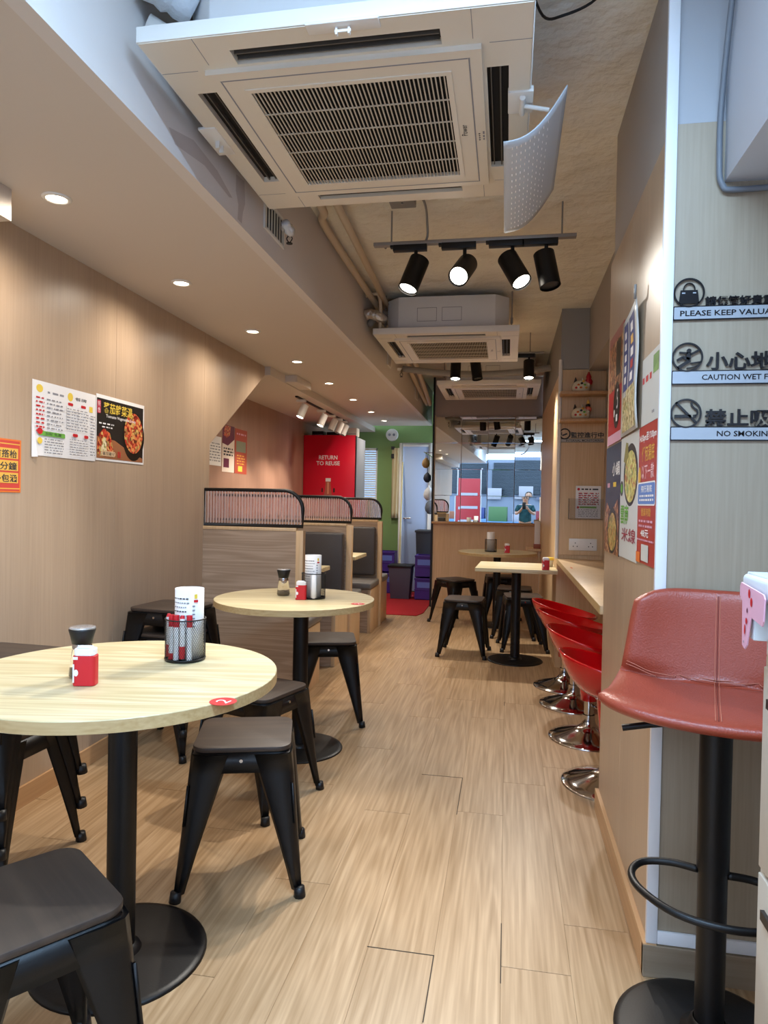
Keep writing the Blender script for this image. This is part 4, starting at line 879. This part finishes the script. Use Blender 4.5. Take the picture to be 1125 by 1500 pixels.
def seat_pt(u, v):
    """u -1..1 across, v 0 front..1 top of back"""
    hw = .205 - .0 * v; y0 = -.20; 
    if v < .5: s = v / .5; y = -.205 + .33 * s; z = .775 - .008 * math.sin(s * math.pi) + .012 * s ** 3; hw = .245 - .022 * s
    else: s = (v - .5) / .5; y = .125 + .040 * math.sin(s * 1.3) + .02 * s; z = .787 + .003 + .225 * (s ** 1.2); hw = .223 - .030 * s
    x = u * hw; q = abs(u) ** 2.2
    z += .018 * q * (1 - .8 * max(0, v - .5) * 2)          # sides rise
    if v > .5: y -= .045 * q * ((v - .5) / .5) ** .6
    y += .035 * q * (1 - v) if v < .5 else 0
    y -= 0
    if v > .8: z -= .04 * q ** 2.5 * ((v - .8) / .2) ** 2
    if v < .12: y += .05 * q ** 3
    # wrinkles at the fold
    z += .0025 * math.sin(u * 21 + v * 37) * math.exp(-((v - .55) / .12) ** 2) * abs(u)
    return x, y, z
def thick(u, v, side):
    e = .0007; p = Vector(seat_pt(u, v)); a = Vector(seat_pt(min(1, u + e), v)) - Vector(seat_pt(max(-1, u - e), v)); b_ = Vector(seat_pt(u, min(1, v + e))) - Vector(seat_pt(u, max(0, v - e)))
    n = a.cross(b_).normalized(); r = .021 * (1 - max(abs(u), abs(2 * v - 1)) ** 14) ** .5 if True else 0
    return p + n * r * side
vs = []; fs = []
us = [math.sin(math.pi / 2 * (2 * i / nu - 1)) for i in range(nu + 1)]; vv = [(1 - math.cos(math.pi * j / nv)) / 2 for j in range(nv + 1)]
for side in (1, -1):
    for i in range(nu + 1):
        for j in range(nv + 1): vs.append(thick(us[i], vv[j], side))
K = (nu + 1) * (nv + 1)
for i in range(nu):
    for j in range(nv):
        a = i * (nv + 1) + j; fs.append((a, a + nv + 1, a + nv + 2, a + 1)); fs.append((K + a, K + a + 1, K + a + nv + 2, K + a + nv + 1))
so_ = MB().add(vs, fs, M_leather, True).build('seat_shell', t)
bm = bmesh.new(); bm.from_mesh(so_.data); bmesh.ops.remove_doubles(bm, verts=bm.verts, dist=2e-4); bm.to_mesh(so_.data); bm.free()
md = so_.modifiers.new('d', 'SUBSURF'); md.levels = md.render_levels = 1
sm_ = MB()
for du in (-.022, .022, 0.0): sm_.tube([thick(du, .03 + .94 * k / 40, 1) + Vector((0, 0, .0002)) for k in range(41)], .0011 if du else .0014, 5, M_stitch if du else mat('seam_dark', '7C3529', .6))
for dv in (0, .018): sm_.tube([thick(-.95 + 1.9 * k / 40, .46 + dv + .10 * abs(-.95 + 1.9 * k / 40) ** 1.6, 1) for k in range(41)], .0011, 5, M_stitch)
sm_.build('stitching', so_)

# ---------------------------------------------------------------- posters on the right wall (facing -x; right = -y)
def poster(name, label, cat, o, r, u, w, h, base, sheen=True, th=.0012):
    F_ = Flat(o, r, u); bb = MB(); bb.add([(x, y, z) for z in (0, th) for x, y in ((0, 0), (w, 0), (w, h), (0, h))], [(3, 2, 1, 0), (4, 5, 6, 7), (0, 1, 5, 4), (1, 2, 6, 5), (2, 3, 7, 6), (3, 0, 4, 7)], base, False, F_.T)
    ob = bb.build(name); tag(ob, label, cat); F_.z = th + .0002; return ob, F_
XP = XR - .0012
RW = ((0, -1, 0), (0, 0, 1)); GP = None
F_meat = food('food_meat', ['3A1E18', '8C4A30', 'C98A58', '5A2C20', 'E0B080']); F_nood = food('food_noodles', ['E8DCA8', 'C8B070', 'F2EAC8', 'A88850', '8C9A58'], 18)
F_soup = food('food_yellow_soup', ['D8C860', 'B8B048', 'E8DC90', '7E9440', 'C85840'], 16); F_tom = food('food_tomato_soup', ['8C1E18', 'C83A28', 'E07848', 'D8B868', '5A1410', 'B03020'], 16)
F_gold = food('food_golden_soup', ['C89040', 'A06828', 'E8C878', '6C8030', 'D8A858'], 16)
# top left: red poster
ob, f = poster('food_poster', 'glossy red food poster with a round black badge, top left on the right wall', 'poster', (XP, 2.79, 1.452), *RW, .325, .41, M_pred)
f.rect(.01, .20, .315, .40, F_meat).rect(.17, .24, .27, .37, M_pblack).rect(0, .375, .325, .41, mat('pattern_red', 'A86A60', .4, var=.4, vscale=60)).ell(.20, .135, .075, .085, M_pblack).text('5', .20, .12, .23, .19, M_pw).ell(.15, .11, .012, .014, M_pw).rect(.19, .075, .225, .10, M_pw).rect(0, .0, .325, .035, M_pink); f.build('print', ob)
# top middle: blue banner in a clear sleeve, curling off the wall
t = thing('banner_poster', 'blue-striped noodle poster in glossy sleeve, top middle, curling off the right wall', 'poster')
nu_, nv_ = 6, 10; vs = []
for i in range(nu_ + 1):
    for j in range(nv_ + 1):
        uu, v = i / nu_, j / nv_; vs.append((XP - .004 - .014 * uu * uu * (.35 + .65 * v) - .004 * math.sin(v * 7) * uu, 2.465 - .335 * uu, 1.455 + .39 * v))
def bsurf(u, v): 
    return Vector((XP - .004 - .014 * u * u * (.35 + .65 * v) - .004 * math.sin(v * 7) * u, 2.465 - .335 * u, 1.455 + .39 * v))
MB().add(vs, [(i * (nv_ + 1) + j, (i + 1) * (nv_ + 1) + j, (i + 1) * (nv_ + 1) + j + 1, i * (nv_ + 1) + j + 1) for i in range(nu_) for j in range(nv_)], M_pale, True).build('sheet', t, solid=.001)
pr = MB()
def bpatch(u0, v0, u1, v1, m, d=.0012):
    n = 12; vs = [tuple(bsurf(u0 + (u1 - u0) * a, v0 + (v1 - v0) * j / n) - Vector((d, 0, 0))) for j in range(n + 1) for a in (0, .25, .5, .75, 1)]
    pr.add(vs, [(j * 5 + i, j * 5 + i + 1, (j + 1) * 5 + i + 1, (j + 1) * 5 + i) for j in range(n) for i in range(4)], m, True)
bpatch(.10, .38, .36, .95, M_pblue); bpatch(.42, .34, .78, .95, M_pblue); bpatch(.10, .03, .9, .33, F_nood); bpatch(.30, .03, .85, .38, F_nood, .0015)
for k in range(5): bpatch(.17, .44 + k * .095, .28, .50 + k * .095, M_pw, .002)
for k, c in enumerate((M_pw, M_pred, M_pw, M_gold, M_pw)): bpatch(.52, .42 + k * .1, .68, .49 + k * .1, c, .002)
pr.build('print', t)
MB().tube([bsurf(1, 1) + Vector((-.004, 0, -.01)), bsurf(1, 1) + Vector((-.005, -.008, .03))], .004, 6, M_conduit).build('clip', t)
# top right: white poster (codes left out)
ob, f = poster('white_poster', 'white notice with red heading and small green picture, top right by the white trim', 'poster', (XP, 2.115, 1.452), *RW, .236, .195, M_pale)
f.rect(.155, .13, .225, .18, food('meadow', ['5E8C48', '88B060', '3E6838'], 4)).scribble(.01, .115, .135, .145, M_red, 1, .6, 3).scribble(.15, .02, .18, .035, M_inkg, 1, .5, 4); f.build('print', ob)
# bottom left: dark noodle poster
ob, f = poster('food_poster', 'dark navy noodle bowl poster, bottom left of the right-wall posters', 'poster', (XP, 2.815, 1.045), *RW, .35, .40, M_navy)
f.text('小鍋', .16, .285, .33, .335, M_pw, .02).rect(.05, .245, .11, .262, M_pink).rect(.19, .245, .26, .262, M_yel).poly([(.04, .19), (.16, .15), (.30, .20), (.34, .12), (.34, .0), (.0, .0), (.0, .14)], F_meat).ell(.19, .085, .115, .085, M_pblack).ell(.19, .08, .098, .07, F_gold); f.build('print', ob)
# bottom middle: pale poster, black bowl of yellow soup
ob, f = poster('food_poster', 'pale poster with a black bowl of yellow soup and green characters, bottom middle', 'poster', (XP, 2.462, 1.050), *RW, .322, .40, M_pale)
f.ell(.19, .27, .125, .10, M_pblack, 28).ell(.19, .265, .105, .083, F_soup, 28).ell(.03, .23, .03, .026, M_pblack, 16).ell(.03, .23, .02, .016, M_green, 16).poly([(.06, .32), (.10, .38), (.14, .375), (.15, .33), (.10, .31)], mat('herb', '8C8448', .5)).text('雲南', .02, .11, .17, .175, M_green, .02).text('米線', .05, .055, .30, .10, mat('print_maroon', '9C3848', .5), .01); f.build('print', ob)
# bottom right: red text poster
ob, f = poster('text_poster', 'red opening-hours poster with blue panel and a white patch, bottom right', 'poster', (XP, 2.138, 1.058), *RW, .258, .395, mat('poster_brick', 'B5392F', .35))
f.text('14:30pm至17:00pm', .01, .345, .24, .372, M_pw, .02).text('任何湯底', .05, .29, .22, .335, M_gold, .01).text('以下一款', .05, .24, .22, .282, mat('print_pale_pink', 'F0C4C8', .5), .01).ell(.02, .25, .02, .028, M_gold).rect(.0, .165, .245, .232, M_pw, r=.012).rect(.005, .169, .241, .228, M_plb, r=.01).text('飛行湯底', .05, .202, .20, .222, M_pw, .01).scribble(.03, .175, .225, .198, M_pw, 2, .5, 3).text('營業時間', .06, .135, .19, .158, M_gold).scribble(.03, .10, .22, .128, M_pink, 2, .45, 5).text('48元', .06, .075, .17, .097, M_pw, .02).scribble(.01, .062, .24, .072, M_pink, 1, .5, 6).rect(.075, .008, .175, .055, M_pale).rect(.0, .0, .06, .03, M_orange); f.build('print', ob)

# ---------------------------------------------------------------- menus on the left wall (facing +x; right = +y)
XM = XL + .001; LW = ((0, 1, 0), (0, 0, 1))
ob, f = poster('menu_sheet', 'white wall menu sheet with small print, left of the tomato soup poster', 'menu', (XM, 2.398, 1.378), *LW, .42, .298, M_pw)
f.ell(.042, .268, .020, .016, M_yel).scribble(.09, .25, .20, .27, M_inkg, 1, .4, 1).ell(.236, .262, .018, .018, M_yel).text('餐牌', .27, .252, .35, .267, M_ink).rect(.22, .225, .255, .237, M_red, r=.005).rect(.31, .225, .345, .237, M_red, r=.005).rect(.37, .215, .395, .24, M_yel)
for k in range(9): f.scribble(.02, .225 - k * .0165, .07, .237 - k * .0165, M_red, 1, .5, k).scribble(.085, .225 - k * .0165, .175 + .01 * (k % 3), .236 - k * .0165, M_inkg, 1, .45, 20 + k)
f.rect(.035, .082, .20, .100, M_green, r=.004).ell(.042, .098, .017, .013, M_red).text('加配', .075, .085, .12, .097, M_ink).text('免費', .13, .085, .175, .097, M_ink).ell(.042, .06, .015, .013, M_yel)
f.scribble(.07, .01, .19, .075, M_inkg, 6, .4, 40).scribble(.21, .12, .36, .218, M_inkg, 8, .3, 41).scribble(.375, .02, .41, .205, M_inkg, 14, .3, 42).rect(.25, .095, .285, .108, M_red, r=.005).rect(.33, .095, .36, .108, M_red, r=.005).scribble(.23, .015, .36, .088, M_inkg, 7, .3, 43)
f.rect(.205, .12, .2065, .22, M_inkg).rect(.283, .12, .2845, .22, M_inkg); f.build('print', ob)
bk = MB(); P_ = [(-.004, 0), (-.010, .02), (-.010, .19), (0, .295)]
for k in range(1): bk.add([(XM + .004, 2.394, 1.370), (XM + .012, 2.42, 1.372), (XM + .003, 2.404, 1.50), (XM + .0015, 2.396, 1.50)], [(0, 1, 2, 3)], M_pw)
bk.build('curled_corner', ob, solid=.0006)
ob, f = poster('food_poster', 'black poster of a tomato soup bowl with yellow Chinese title, left wall', 'poster', (XM, 2.822, 1.385), *LW, .414, .302, M_pw)
f.rect(.004, .010, .404, .285, M_pblack).rect(.006, .215, .035, .275, mat('print_crimson', 'B83048', .4), r=.006).text('特', .012, .248, .030, .27, M_pw).text('色', .012, .220, .030, .242, M_pw)
f.poly([(.004, .010), (.404, .010), (.404, .03), (.30, .05), (.15, .10), (.004, .11)], mat('wood_board_print', '9C6440', .5)).ell(.315, .135, .100, .122, mat('bowl_black', '0E0C0C', .3), 32).ell(.315, .150, .086, .100, F_tom, 32).poly([(.004, .03), (.02, .12), (.06, .15), (.11, .13), (.14, .05), (.08, .02)], F_tom).poly([(.03, .02), (.05, .10), (.075, .11), (.09, .03)], F_nood)
f.text('蕃茄雜菜湯', .055, .222, .300, .272, M_yel, .008).text('Tomato Vegetable Soup', .075, .198, .330, .216, M_pw, .01).scribble(.02, .165, .14, .178, M_pw, 1, .5, 5).scribble(.045, .150, .135, .162, M_pw, 1, .5, 6).rect(.040, .022, .155, .046, mat('bun', 'D8B890', .5), r=.011).text('蕃茄', .05, .026, .10, .042, M_ink).text('薯仔', .10, .026, .15, .042, M_ink).rect(.175, .02, .183, .05, M_red).rect(.19, .02, .198, .05, M_red)
f.build('print', ob)
ob, f = poster('notice', 'cropped orange and red notice of black Chinese lines at the left edge of the photo', 'notice', (XM, 2.06, 1.228), *LW, .278, .200, M_orange)
f.rect(.0, .006, .270, .194, mat('notice_red', 'CC4238', .5)).rect(0, .180, .272, .184, M_gold).rect(0, .012, .272, .016, M_gold)
for k, (tx, x0) in enumerate((('有搭枱', .135), ('45分鐘', .120), ('多包涵', .135))):
    z = .130 - k * .046; f.rect(.0, z - .003, .262, z + .036, M_gold).text(tx, x0, z, .255, z + .030, M_ink, .02)
f.build('print', ob)
# booth wall posters
XB = XBL + .001
ob, f = poster('white_menu', 'white menu on the booth wall, mostly hidden by the slanted wall edge', 'menu', (XB, 5.28, 1.50), *LW, .30, .25, M_pw); f.scribble(.02, .03, .28, .2, M_inkg, 7, .4, 3).build('print', ob)
ob, f = poster('food_poster', 'purple and white food poster on the booth wall', 'poster', (XB, 5.60, 1.455), *LW, .265, .415, mat('poster_cream', 'E8D9CC', .5))
f.poly([(.0, .25), (.12, .235), (.265, .30), (.265, .415), (0, .415)], mat('print_plum', '6A2440', .4)).poly([(.03, .32), (.09, .30), (.16, .33), (.18, .41), (.05, .41)], F_tom).rect(.03, .04, .15, .12, mat('print_plum', '6A2440', .4)).scribble(.03, .14, .24, .22, M_ink, 3, .55, 3); f.build('print', ob)
ob, f = poster('text_poster', 'narrow red poster beside the purple one on the booth wall', 'poster', (XB, 5.88, 1.453), *LW, .29, .41, mat('poster_terracotta', 'B4503C', .5))
f.scribble(.04, .35, .26, .38, M_pink, 1, .5, 3).rect(.03, .20, .26, .30, mat('print_sage', '8C9078', .5)).scribble(.05, .08, .24, .18, M_gold, 4, .4, 5).rect(.08, .02, .18, .07, M_yel); f.build('print', ob)

# ---------------------------------------------------------------- cut-out signs on the column (facing -y)
YS = 1.862; M_sil = mat('sign_plate_silver', 'A6ACB4', .3, .2); M_sblk = mat('sign_black_acrylic', '101014', .25)
def colsign(label, ztop, cn, cb, en, eb, pic, w=.32):
    t = thing('cutout_sign', label, 'sign'); x0, z0 = .408, ztop - .036
    f = Flat((x0, YS, z0), (1, 0, 0), (0, 0, 1)); f.b.add([], [], M_sblk)
    P = rrect(0, 0, w, .036, .003, 3); f.b.prism(P, 0, .004, M_sblk, f.T); f.b.build('name_plate', t)
    f = Flat((x0, YS, z0), (1, 0, 0), (0, 0, 1)); f.z = .0042; f.rect(.0025, .0028, w - .0025, .0332, M_sil, r=.002); f.z = .005; f.text(en, *eb, M_sblk, .015); f.build('plate_print', t)
    f = Flat((x0, YS, z0), (1, 0, 0), (0, 0, 1)); f.solid(cn, *cb, M_sblk, .005, 0, .022); f.build('lettering', t)
    f = Flat((x0, YS, z0 + .036), (1, 0, 0), (0, 0, 1)); m = f.b; n = 40; c = (.0375, .0335)
    for r_a, r_b in ((.0335, .0375),):
        vs = [(c[0] + r * math.cos(2 * math.pi * k / n), c[1] + r * math.sin(2 * math.pi * k / n), z) for z in (0, .005) for r in (r_a, r_b) for k in range(n)]
        fs = []
        for k in range(n):
            q = (k + 1) % n; fs += [(2 * n + k, 3 * n + k, 3 * n + q, 2 * n + q), (n + k, n + q, 3 * n + q, 3 * n + k), (k, 2 * n + k, 2 * n + q, q)]
        m.add(vs, fs, M_sblk, False, f.T)
    pic(lambda P: m.prism(P, 0, .005, M_sblk, f.T), c, f); f.build('pictogram', t)
def bar(p, q, w):
    d = Vector((q[0] - p[0], q[1] - p[1])).normalized(); n = Vector((-d.y, d.x)) * w / 2; return [(p[0] - n.x, p[1] - n.y), (q[0] - n.x, q[1] - n.y), (q[0] + n.x, q[1] + n.y), (p[0] + n.x, p[1] + n.y)]
def bag(P, c, f):
    P([(.013, .006), (.062, .006), (.058, .040), (.017, .040)])
    f.z = .0056; f.rect(.020, .031, .028, .034, M_sil).rect(.046, .031, .054, .034, M_sil)
    pts = [(.0375 + .014 * math.cos(math.pi * k / 10), .040 + .018 * math.sin(math.pi * k / 10)) for k in range(11)]
    for a, b_ in zip(pts[:-1], pts[1:]): P(bar(a, b_, .0025))
def slip(P, c, f):
    P([(.041 + .0055 * math.cos(2 * math.pi * k / 14), .050 + .0055 * math.sin(2 * math.pi * k / 14)) for k in range(14)])
    for a, b_, w in (((.040, .046), (.040, .028), .011), ((.038, .044), (.018, .046), .004), ((.044, .040), (.066, .052), .005), ((.042, .028), (.026, .034), .0075), ((.026, .034), (.013, .026), .006), ((.044, .026), (.014, .006), .008)): P(bar(a, b_, w))
    for k in range(5): P(bar((.036 + k * .006, .006 + k * .0012 * k * .3), (.042 + k * .006, .006 + (k + 1) * .0012 * (k + 1) * .3), .002)); P(bar((.046 + k * .005, .018 + k * .0008), (.051 + k * .005, .018 + (k + 1) * .0008), .003))
def smoke(P, c, f):
    P(bar((.012, .062), (.062, .010), .0055)); P(bar((.010, .026), (.050, .026), .008)); P([(.055, .022), (.061, .022), (.061, .030), (.055, .030)])
    pts = [(.050, .062), (.051, .053), (.057, .047), (.064, .042), (.066, .034), (.060, .026)]
    for a, b_ in zip(pts[:-1], pts[1:]): P(bar(a, b_, .004))
colsign('top black cut-out sign PLEASE KEEP VALUABLES with a handbag pictogram', 1.734, '請保管好貴重物品', (.077, .036, .293, .059), 'PLEASE KEEP VALUABLES', (.017, .010, .281, .024), bag)
colsign('middle black cut-out sign CAUTION WET FLOOR with a slipping figure', 1.570, '小心地滑', (.083, .036, .292, .082), 'CAUTION WET FLOOR', (.073, .011, .284, .025), slip)
colsign('bottom black cut-out sign NO SMOKING with a crossed cigarette', 1.427, '禁止吸煙', (.083, .036, .292, .080), 'NO SMOKING', (.112, .011, .247, .025), smoke)

# ---------------------------------------------------------------- service cabinet, tray and price tag at the right edge
t = thing('service_cabinet', 'pale grey cabinet cropped by the right edge of the photo', 'cabinet', (.412, .80, 0)); M_cab = mat('cabinet_pale', 'BEB8AC', .5)
MB().box(.004, 0, 0, .5, .39, .985, M_cab).build('body', t, bevel=.003)
for z0, z1 in ((.06, .33), (.34, .64), (.65, .97)):
    d = MB().box(-.004, .02, z0, .005, .375, z1, M_cab).build('drawer', t, bevel=.002); MB().box(-.010, .30, z1 - .06, -.004, .345, z1 - .045, M_blackp).build('drawer_handle', d)
t = thing('plastic_tray', 'white plastic tub with an overhanging rim on top of the cropped cabinet', 'tub', (.38, .84, .985)); M_tub = mat('tub_white', 'DCE4EA', .3)
MB().box(.030, .02, 0, .46, .335, .09, M_tub).build('tub_body', t, bevel=.006, seg=3); MB().box(0, -.005, .092, .48, .36, .130, M_tub).build('lid', t, bevel=.008, seg=3); MB().box(.006, .0, .128, .474, .354, .133, mat('lid_top', 'E8EEF4', .25)).build('lid_ridge', t, bevel=.002)
MB().prism([(.0, .30), (.028, .30), (.020, .355), (.006, .355)], .030, .095, M_tub).build('latch', t, bevel=.003); MB().tube(smooth([(.024, .25, .09), (.014, .25, .07), (.010, .25, .05), (.022, .25, .03)], 4), .004, 6, mat('brass', '9C7C40', .3, .9)).build('latch_spring', t)
t = thing('pink_tag', 'pink label with red cherry marks hanging on the rim of the white tub', 'label', (.372, 1.19, 1.058))
f = Flat((.004, -.003, 0), (0, -1, 0), (0, 0, 1)); n_ = f
f.b.prism([(0, .022), (.012, .014), (.016, -.055), (.028, -.060), (.038, -.052), (.052, -.006), (.10, -.012), (.105, -.004), (.108, .030), (.102, .036), (.006, .044), (0, .038)], 0, .0025, M_pink, f.T); f.b.build('card', t, bevel=.0006, seg=1)
f = Flat((.004, -.003, 0), (0, -1, 0), (0, 0, 1)); f.z = .003; f.ell(.045, .030, .0045, .007, M_red).ell(.055, .018, .0045, .007, M_red).ell(.038, .003, .0025, .004, mat('print_plum', '6A2440', .4)).ell(.036, -.014, .004, .005, M_red).ell(.030, -.028, .003, .008, M_red).ell(.0265, -.048, .002, .002, M_inkg); f.build('print', t)

# ---------------------------------------------------------------- street behind the lens (seen in the mirror)
struct('ground_street', MB().box(-9, -9.5, -.16, 9, YF, -.06, mat('pavement', '8E9096', .85, bump=.4, bscale=30, var=.1)))
bd = thing('street_building', 'grey-shuttered building front across the street, seen in the mirror', 'building', (0, -9.0, -.06))
MB().box(-8, -.4, 0, 8, 0, 2.9, mat('facade_blue_grey', '6E7886', .8)).box(-8, -.4, 4.3, 8, 0, 4.9, mat('facade_blue_grey')).build('wall', bd)
for x in (-6, -3, 0, 3, 6):
    s_ = MB()
    for k in range(24): s_.tube([(x - 1.4, .05, 1.65 + k * .048), (x + 1.4, .05, 1.65 + k * .048)], .03, 6, mat('shutter_grey', '3A434A', .5, .3))
    o = s_.build('roller_shutter', bd); o['kind'] = 'stuff'
for i, (x, z, c) in enumerate(((-2.4, 1.75, M_inkg), (-1.3, 1.7, M_inkg), (-.3, 1.72, M_inkg), (.45, 1.7, M_bin), (1.6, 1.75, M_inkg))): MB().box(x - .25, .09, z - .2, x + .25, .13, z + .2, c).build('sign_board', bd, bevel=.01)
st_ = thing('market_stall', 'market stall with goods across the street, seen in the mirror', 'stall', (-.6, -7.2, -.06))
MB().box(-2.5, -.6, .0, 3.1, .3, .75, mat('stall_blue', '4A6E90', .6)).build('counter', st_, bevel=.01)
for i in range(7): MB().box(-2.3 + i * .78, -.5, .75, -1.7 + i * .78, .1, 1.0 + .12 * (i % 3), [mat('goods_' + c, c, .6) for c in ('7A4A30', '2A3868', '3E6038', '888890', '6E2028', '8C7430', '3C5E90')][i]).build('goods_box', st_, bevel=.01)
for x in (-2.5, 3.1): MB().cyl((x, .2, 0), (x, .2, 2.25), .03, n=10, m=M_rail).build('pole', st_)
rb_ = thing('street_banner', 'red and white banner frame on the pavement, seen in the mirror', 'banner', (-1.75, -4.2, -.06)); MB().box(-.35, -.02, .5, .35, .02, 2.0, mat('banner_red', '8E1C22', .5)).build('panel', rb_, bevel=.004)
for k in range(3): MB().box(-.28, .02, .7 + k * .4, .28, .026, .78 + k * .4, M_inkg).build('white_panel', rb_)
for x in (-.37, .37): MB().cyl((x, 0, 0), (x, 0, 2.35), .02, n=10, m=M_rail).build('post', rb_)
# ---------------------------------------------------------------- photographer, standing behind the lens, seen in the mirror
pt = thing('person', 'person in dark patterned top holding up a phone, visible only in the mirror', 'person', (.02, -.47, 0))
def skin(name, verts, edges, radii, m, parent, sub=2, root=0):
    me = bpy.data.meshes.new(name); me.from_pydata(verts, edges, []); o = bpy.data.objects.new(name, me); COL.objects.link(o); o.parent = parent
    md = o.modifiers.new('k', 'SKIN'); md.use_smooth_shade = True; sv = me.skin_vertices[0].data
    for i, r in enumerate(radii): sv[i].radius = (r, r) if not isinstance(r, tuple) else r; sv[i].use_root = (i == root)
    s2 = o.modifiers.new('s', 'SUBSURF'); s2.levels = s2.render_levels = sub; me.materials.append(m); return o
V = [(0, 0, .86), (0, -.01, .98), (0, -.01, 1.10), (0, -.005, 1.20), (0, 0, 1.25), (0, .015, 1.32), (0, .03, 1.38), (0, .025, 1.44)]
rad = [(.15, .11), (.125, .09), (.14, .10), (.11, .08), .05, (.062, .07), (.07, .085), (.055, .065)]
E_ = [(i, i + 1) for i in range(7)]
hands = []
for s in (-1, 1):
    b0 = len(V); V += [(s * .155, 0, 1.20), (s * .215, .06, 1.02), (s * .12, .26, 1.08), (s * .075, .34, 1.145)]; rad += [.048, .038, .030, .022]; E_ += [(3, b0), (b0, b0 + 1), (b0 + 1, b0 + 2), (b0 + 2, b0 + 3)]
    V += [(s * .062, .375, 1.17)]; rad += [(.026, .016)]; E_ += [(b0 + 3, b0 + 4)]; hands.append((s, V[-1]))
    b1 = len(V); V += [(s * .085, .01, .78), (s * .09, .03, .45), (s * .09, 0, .08), (s * .095, .10, .03), (s * .10, .17, .025)]; rad += [.085, .058, .038, .035, .022]
    E_ += [(0, b1), (b1, b1 + 1), (b1 + 1, b1 + 2), (b1 + 2, b1 + 3), (b1 + 3, b1 + 4)]
body = skin('body', V, E_, rad, M_skin, pt)
for s, hc in hands:
    for k in range(4):
        z = hc[2] + .035 - k * .020; L_ = (.06, .066, .062, .050)[k]
        skin('finger', [(hc[0], hc[1], z - .01), (hc[0] - s * .008, hc[1] + L_ * .6, z), (hc[0] - s * .028, hc[1] + L_ * .85, z), (hc[0] - s * .044, hc[1] + L_ * .80, z)], [(0, 1), (1, 2), (2, 3)], [.010, .009, .008, .007], M_skin, body, 1)
    skin('thumb', [(hc[0], hc[1], hc[2] - .005), (hc[0] - s * .012, hc[1] + .012, hc[2] + .032), (hc[0] - s * .026, hc[1] + .022, hc[2] + .045)], [(0, 1), (1, 2)], [.012, .010, .008], M_skin, body, 1)
tv = [(0, 0, .72), (0, -.01, .98), (0, -.01, 1.10), (0, -.005, 1.20), (0, 0, 1.235)]; te = [(i, i + 1) for i in range(4)]; tr = [(.175, .13), (.15, .11), (.16, .12), (.13, .095), .065]
for s in (-1, 1): b0 = len(tv); tv += [(s * .158, 0, 1.195), (s * .205, .05, 1.06)]; tr += [.062, .06]; te += [(3, b0), (b0, b0 + 1)]
skin('patterned_top', tv, te, tr, mat('top_fabric', '1E4A50', .8, var=.8, vscale=18), pt)
lv = [(0, 0, .87)]; le = []; lr = [(.165, .125)]
for s in (-1, 1): b0 = len(lv); lv += [(s * .088, .01, .76), (s * .092, .03, .45), (s * .092, 0, .10)]; lr += [.10, .072, .055]; le += [(0, b0), (b0, b0 + 1), (b0 + 1, b0 + 2)]
skin('trousers', lv, le, lr, mat('trouser_fabric', '181A20', .85), pt)
MB().lathe([(0, -.10), (.06, -.09), (.085, -.04), (.09, .02), (.08, .07), (.05, .10), (0, .112)], 24, mat('hair_black', '0E0B0A', .4), (0, -.018, 1.415)).box(-.065, -.075, 1.20, .065, -.035, 1.42, mat('hair_black')).build('hair', pt, bevel=.01)
hd = MB().lathe([(0, -.115), (.035, -.105), (.055, -.07), (.068, -.02), (.072, .03), (.062, .075), (.03, .098), (0, .102)], 28, M_skin, (0, .022, 1.395), sy=1.1).build('head', pt)
m = MB()
for s in (-1, 1): m.lathe([(0, -.008), (.009, -.004), (.011, 0), (.009, .004), (0, .008)], 10, M_ink, (s * .027, .095, 1.40)).tube([(s * .027 + .022 * math.cos(a * .52), .100, 1.40 + .018 * math.sin(a * .52)) for a in range(12)], .002, 5, M_blackp, True).lathe([(0, -.02), (.006, -.015), (.009, 0), (.006, .018), (0, .02)], 8, M_skin, (s * .072, .02, 1.395))
m.add([(-.010, .094, 1.365), (.010, .094, 1.365), (0, .118, 1.370), (0, .092, 1.405)], [(0, 1, 2), (1, 3, 2), (3, 0, 2), (0, 3, 1)], M_skin, True).tube([(-.018, .088, 1.343), (0, .095, 1.341), (.018, .088, 1.343)], .0035, 6, M_red); m.build('face', hd)
ph = MB().box(-.039, -.032, 1.135, .039, -.022, 1.295, M_blackp).build('mobile_phone', bevel=.004); tag(ph, 'black mobile phone held up by the person, visible only in the mirror', 'phone')
MB().box(-.036, -.0329, 1.139, .036, -.0322, 1.291, mat('phone_screen', '222530', .1)).build('screen', ph); MB().cyl((-.02, -.022, 1.27), (-.02, -.0205, 1.27), .007, n=14, m=M_lampoff).build('camera_bump', ph)
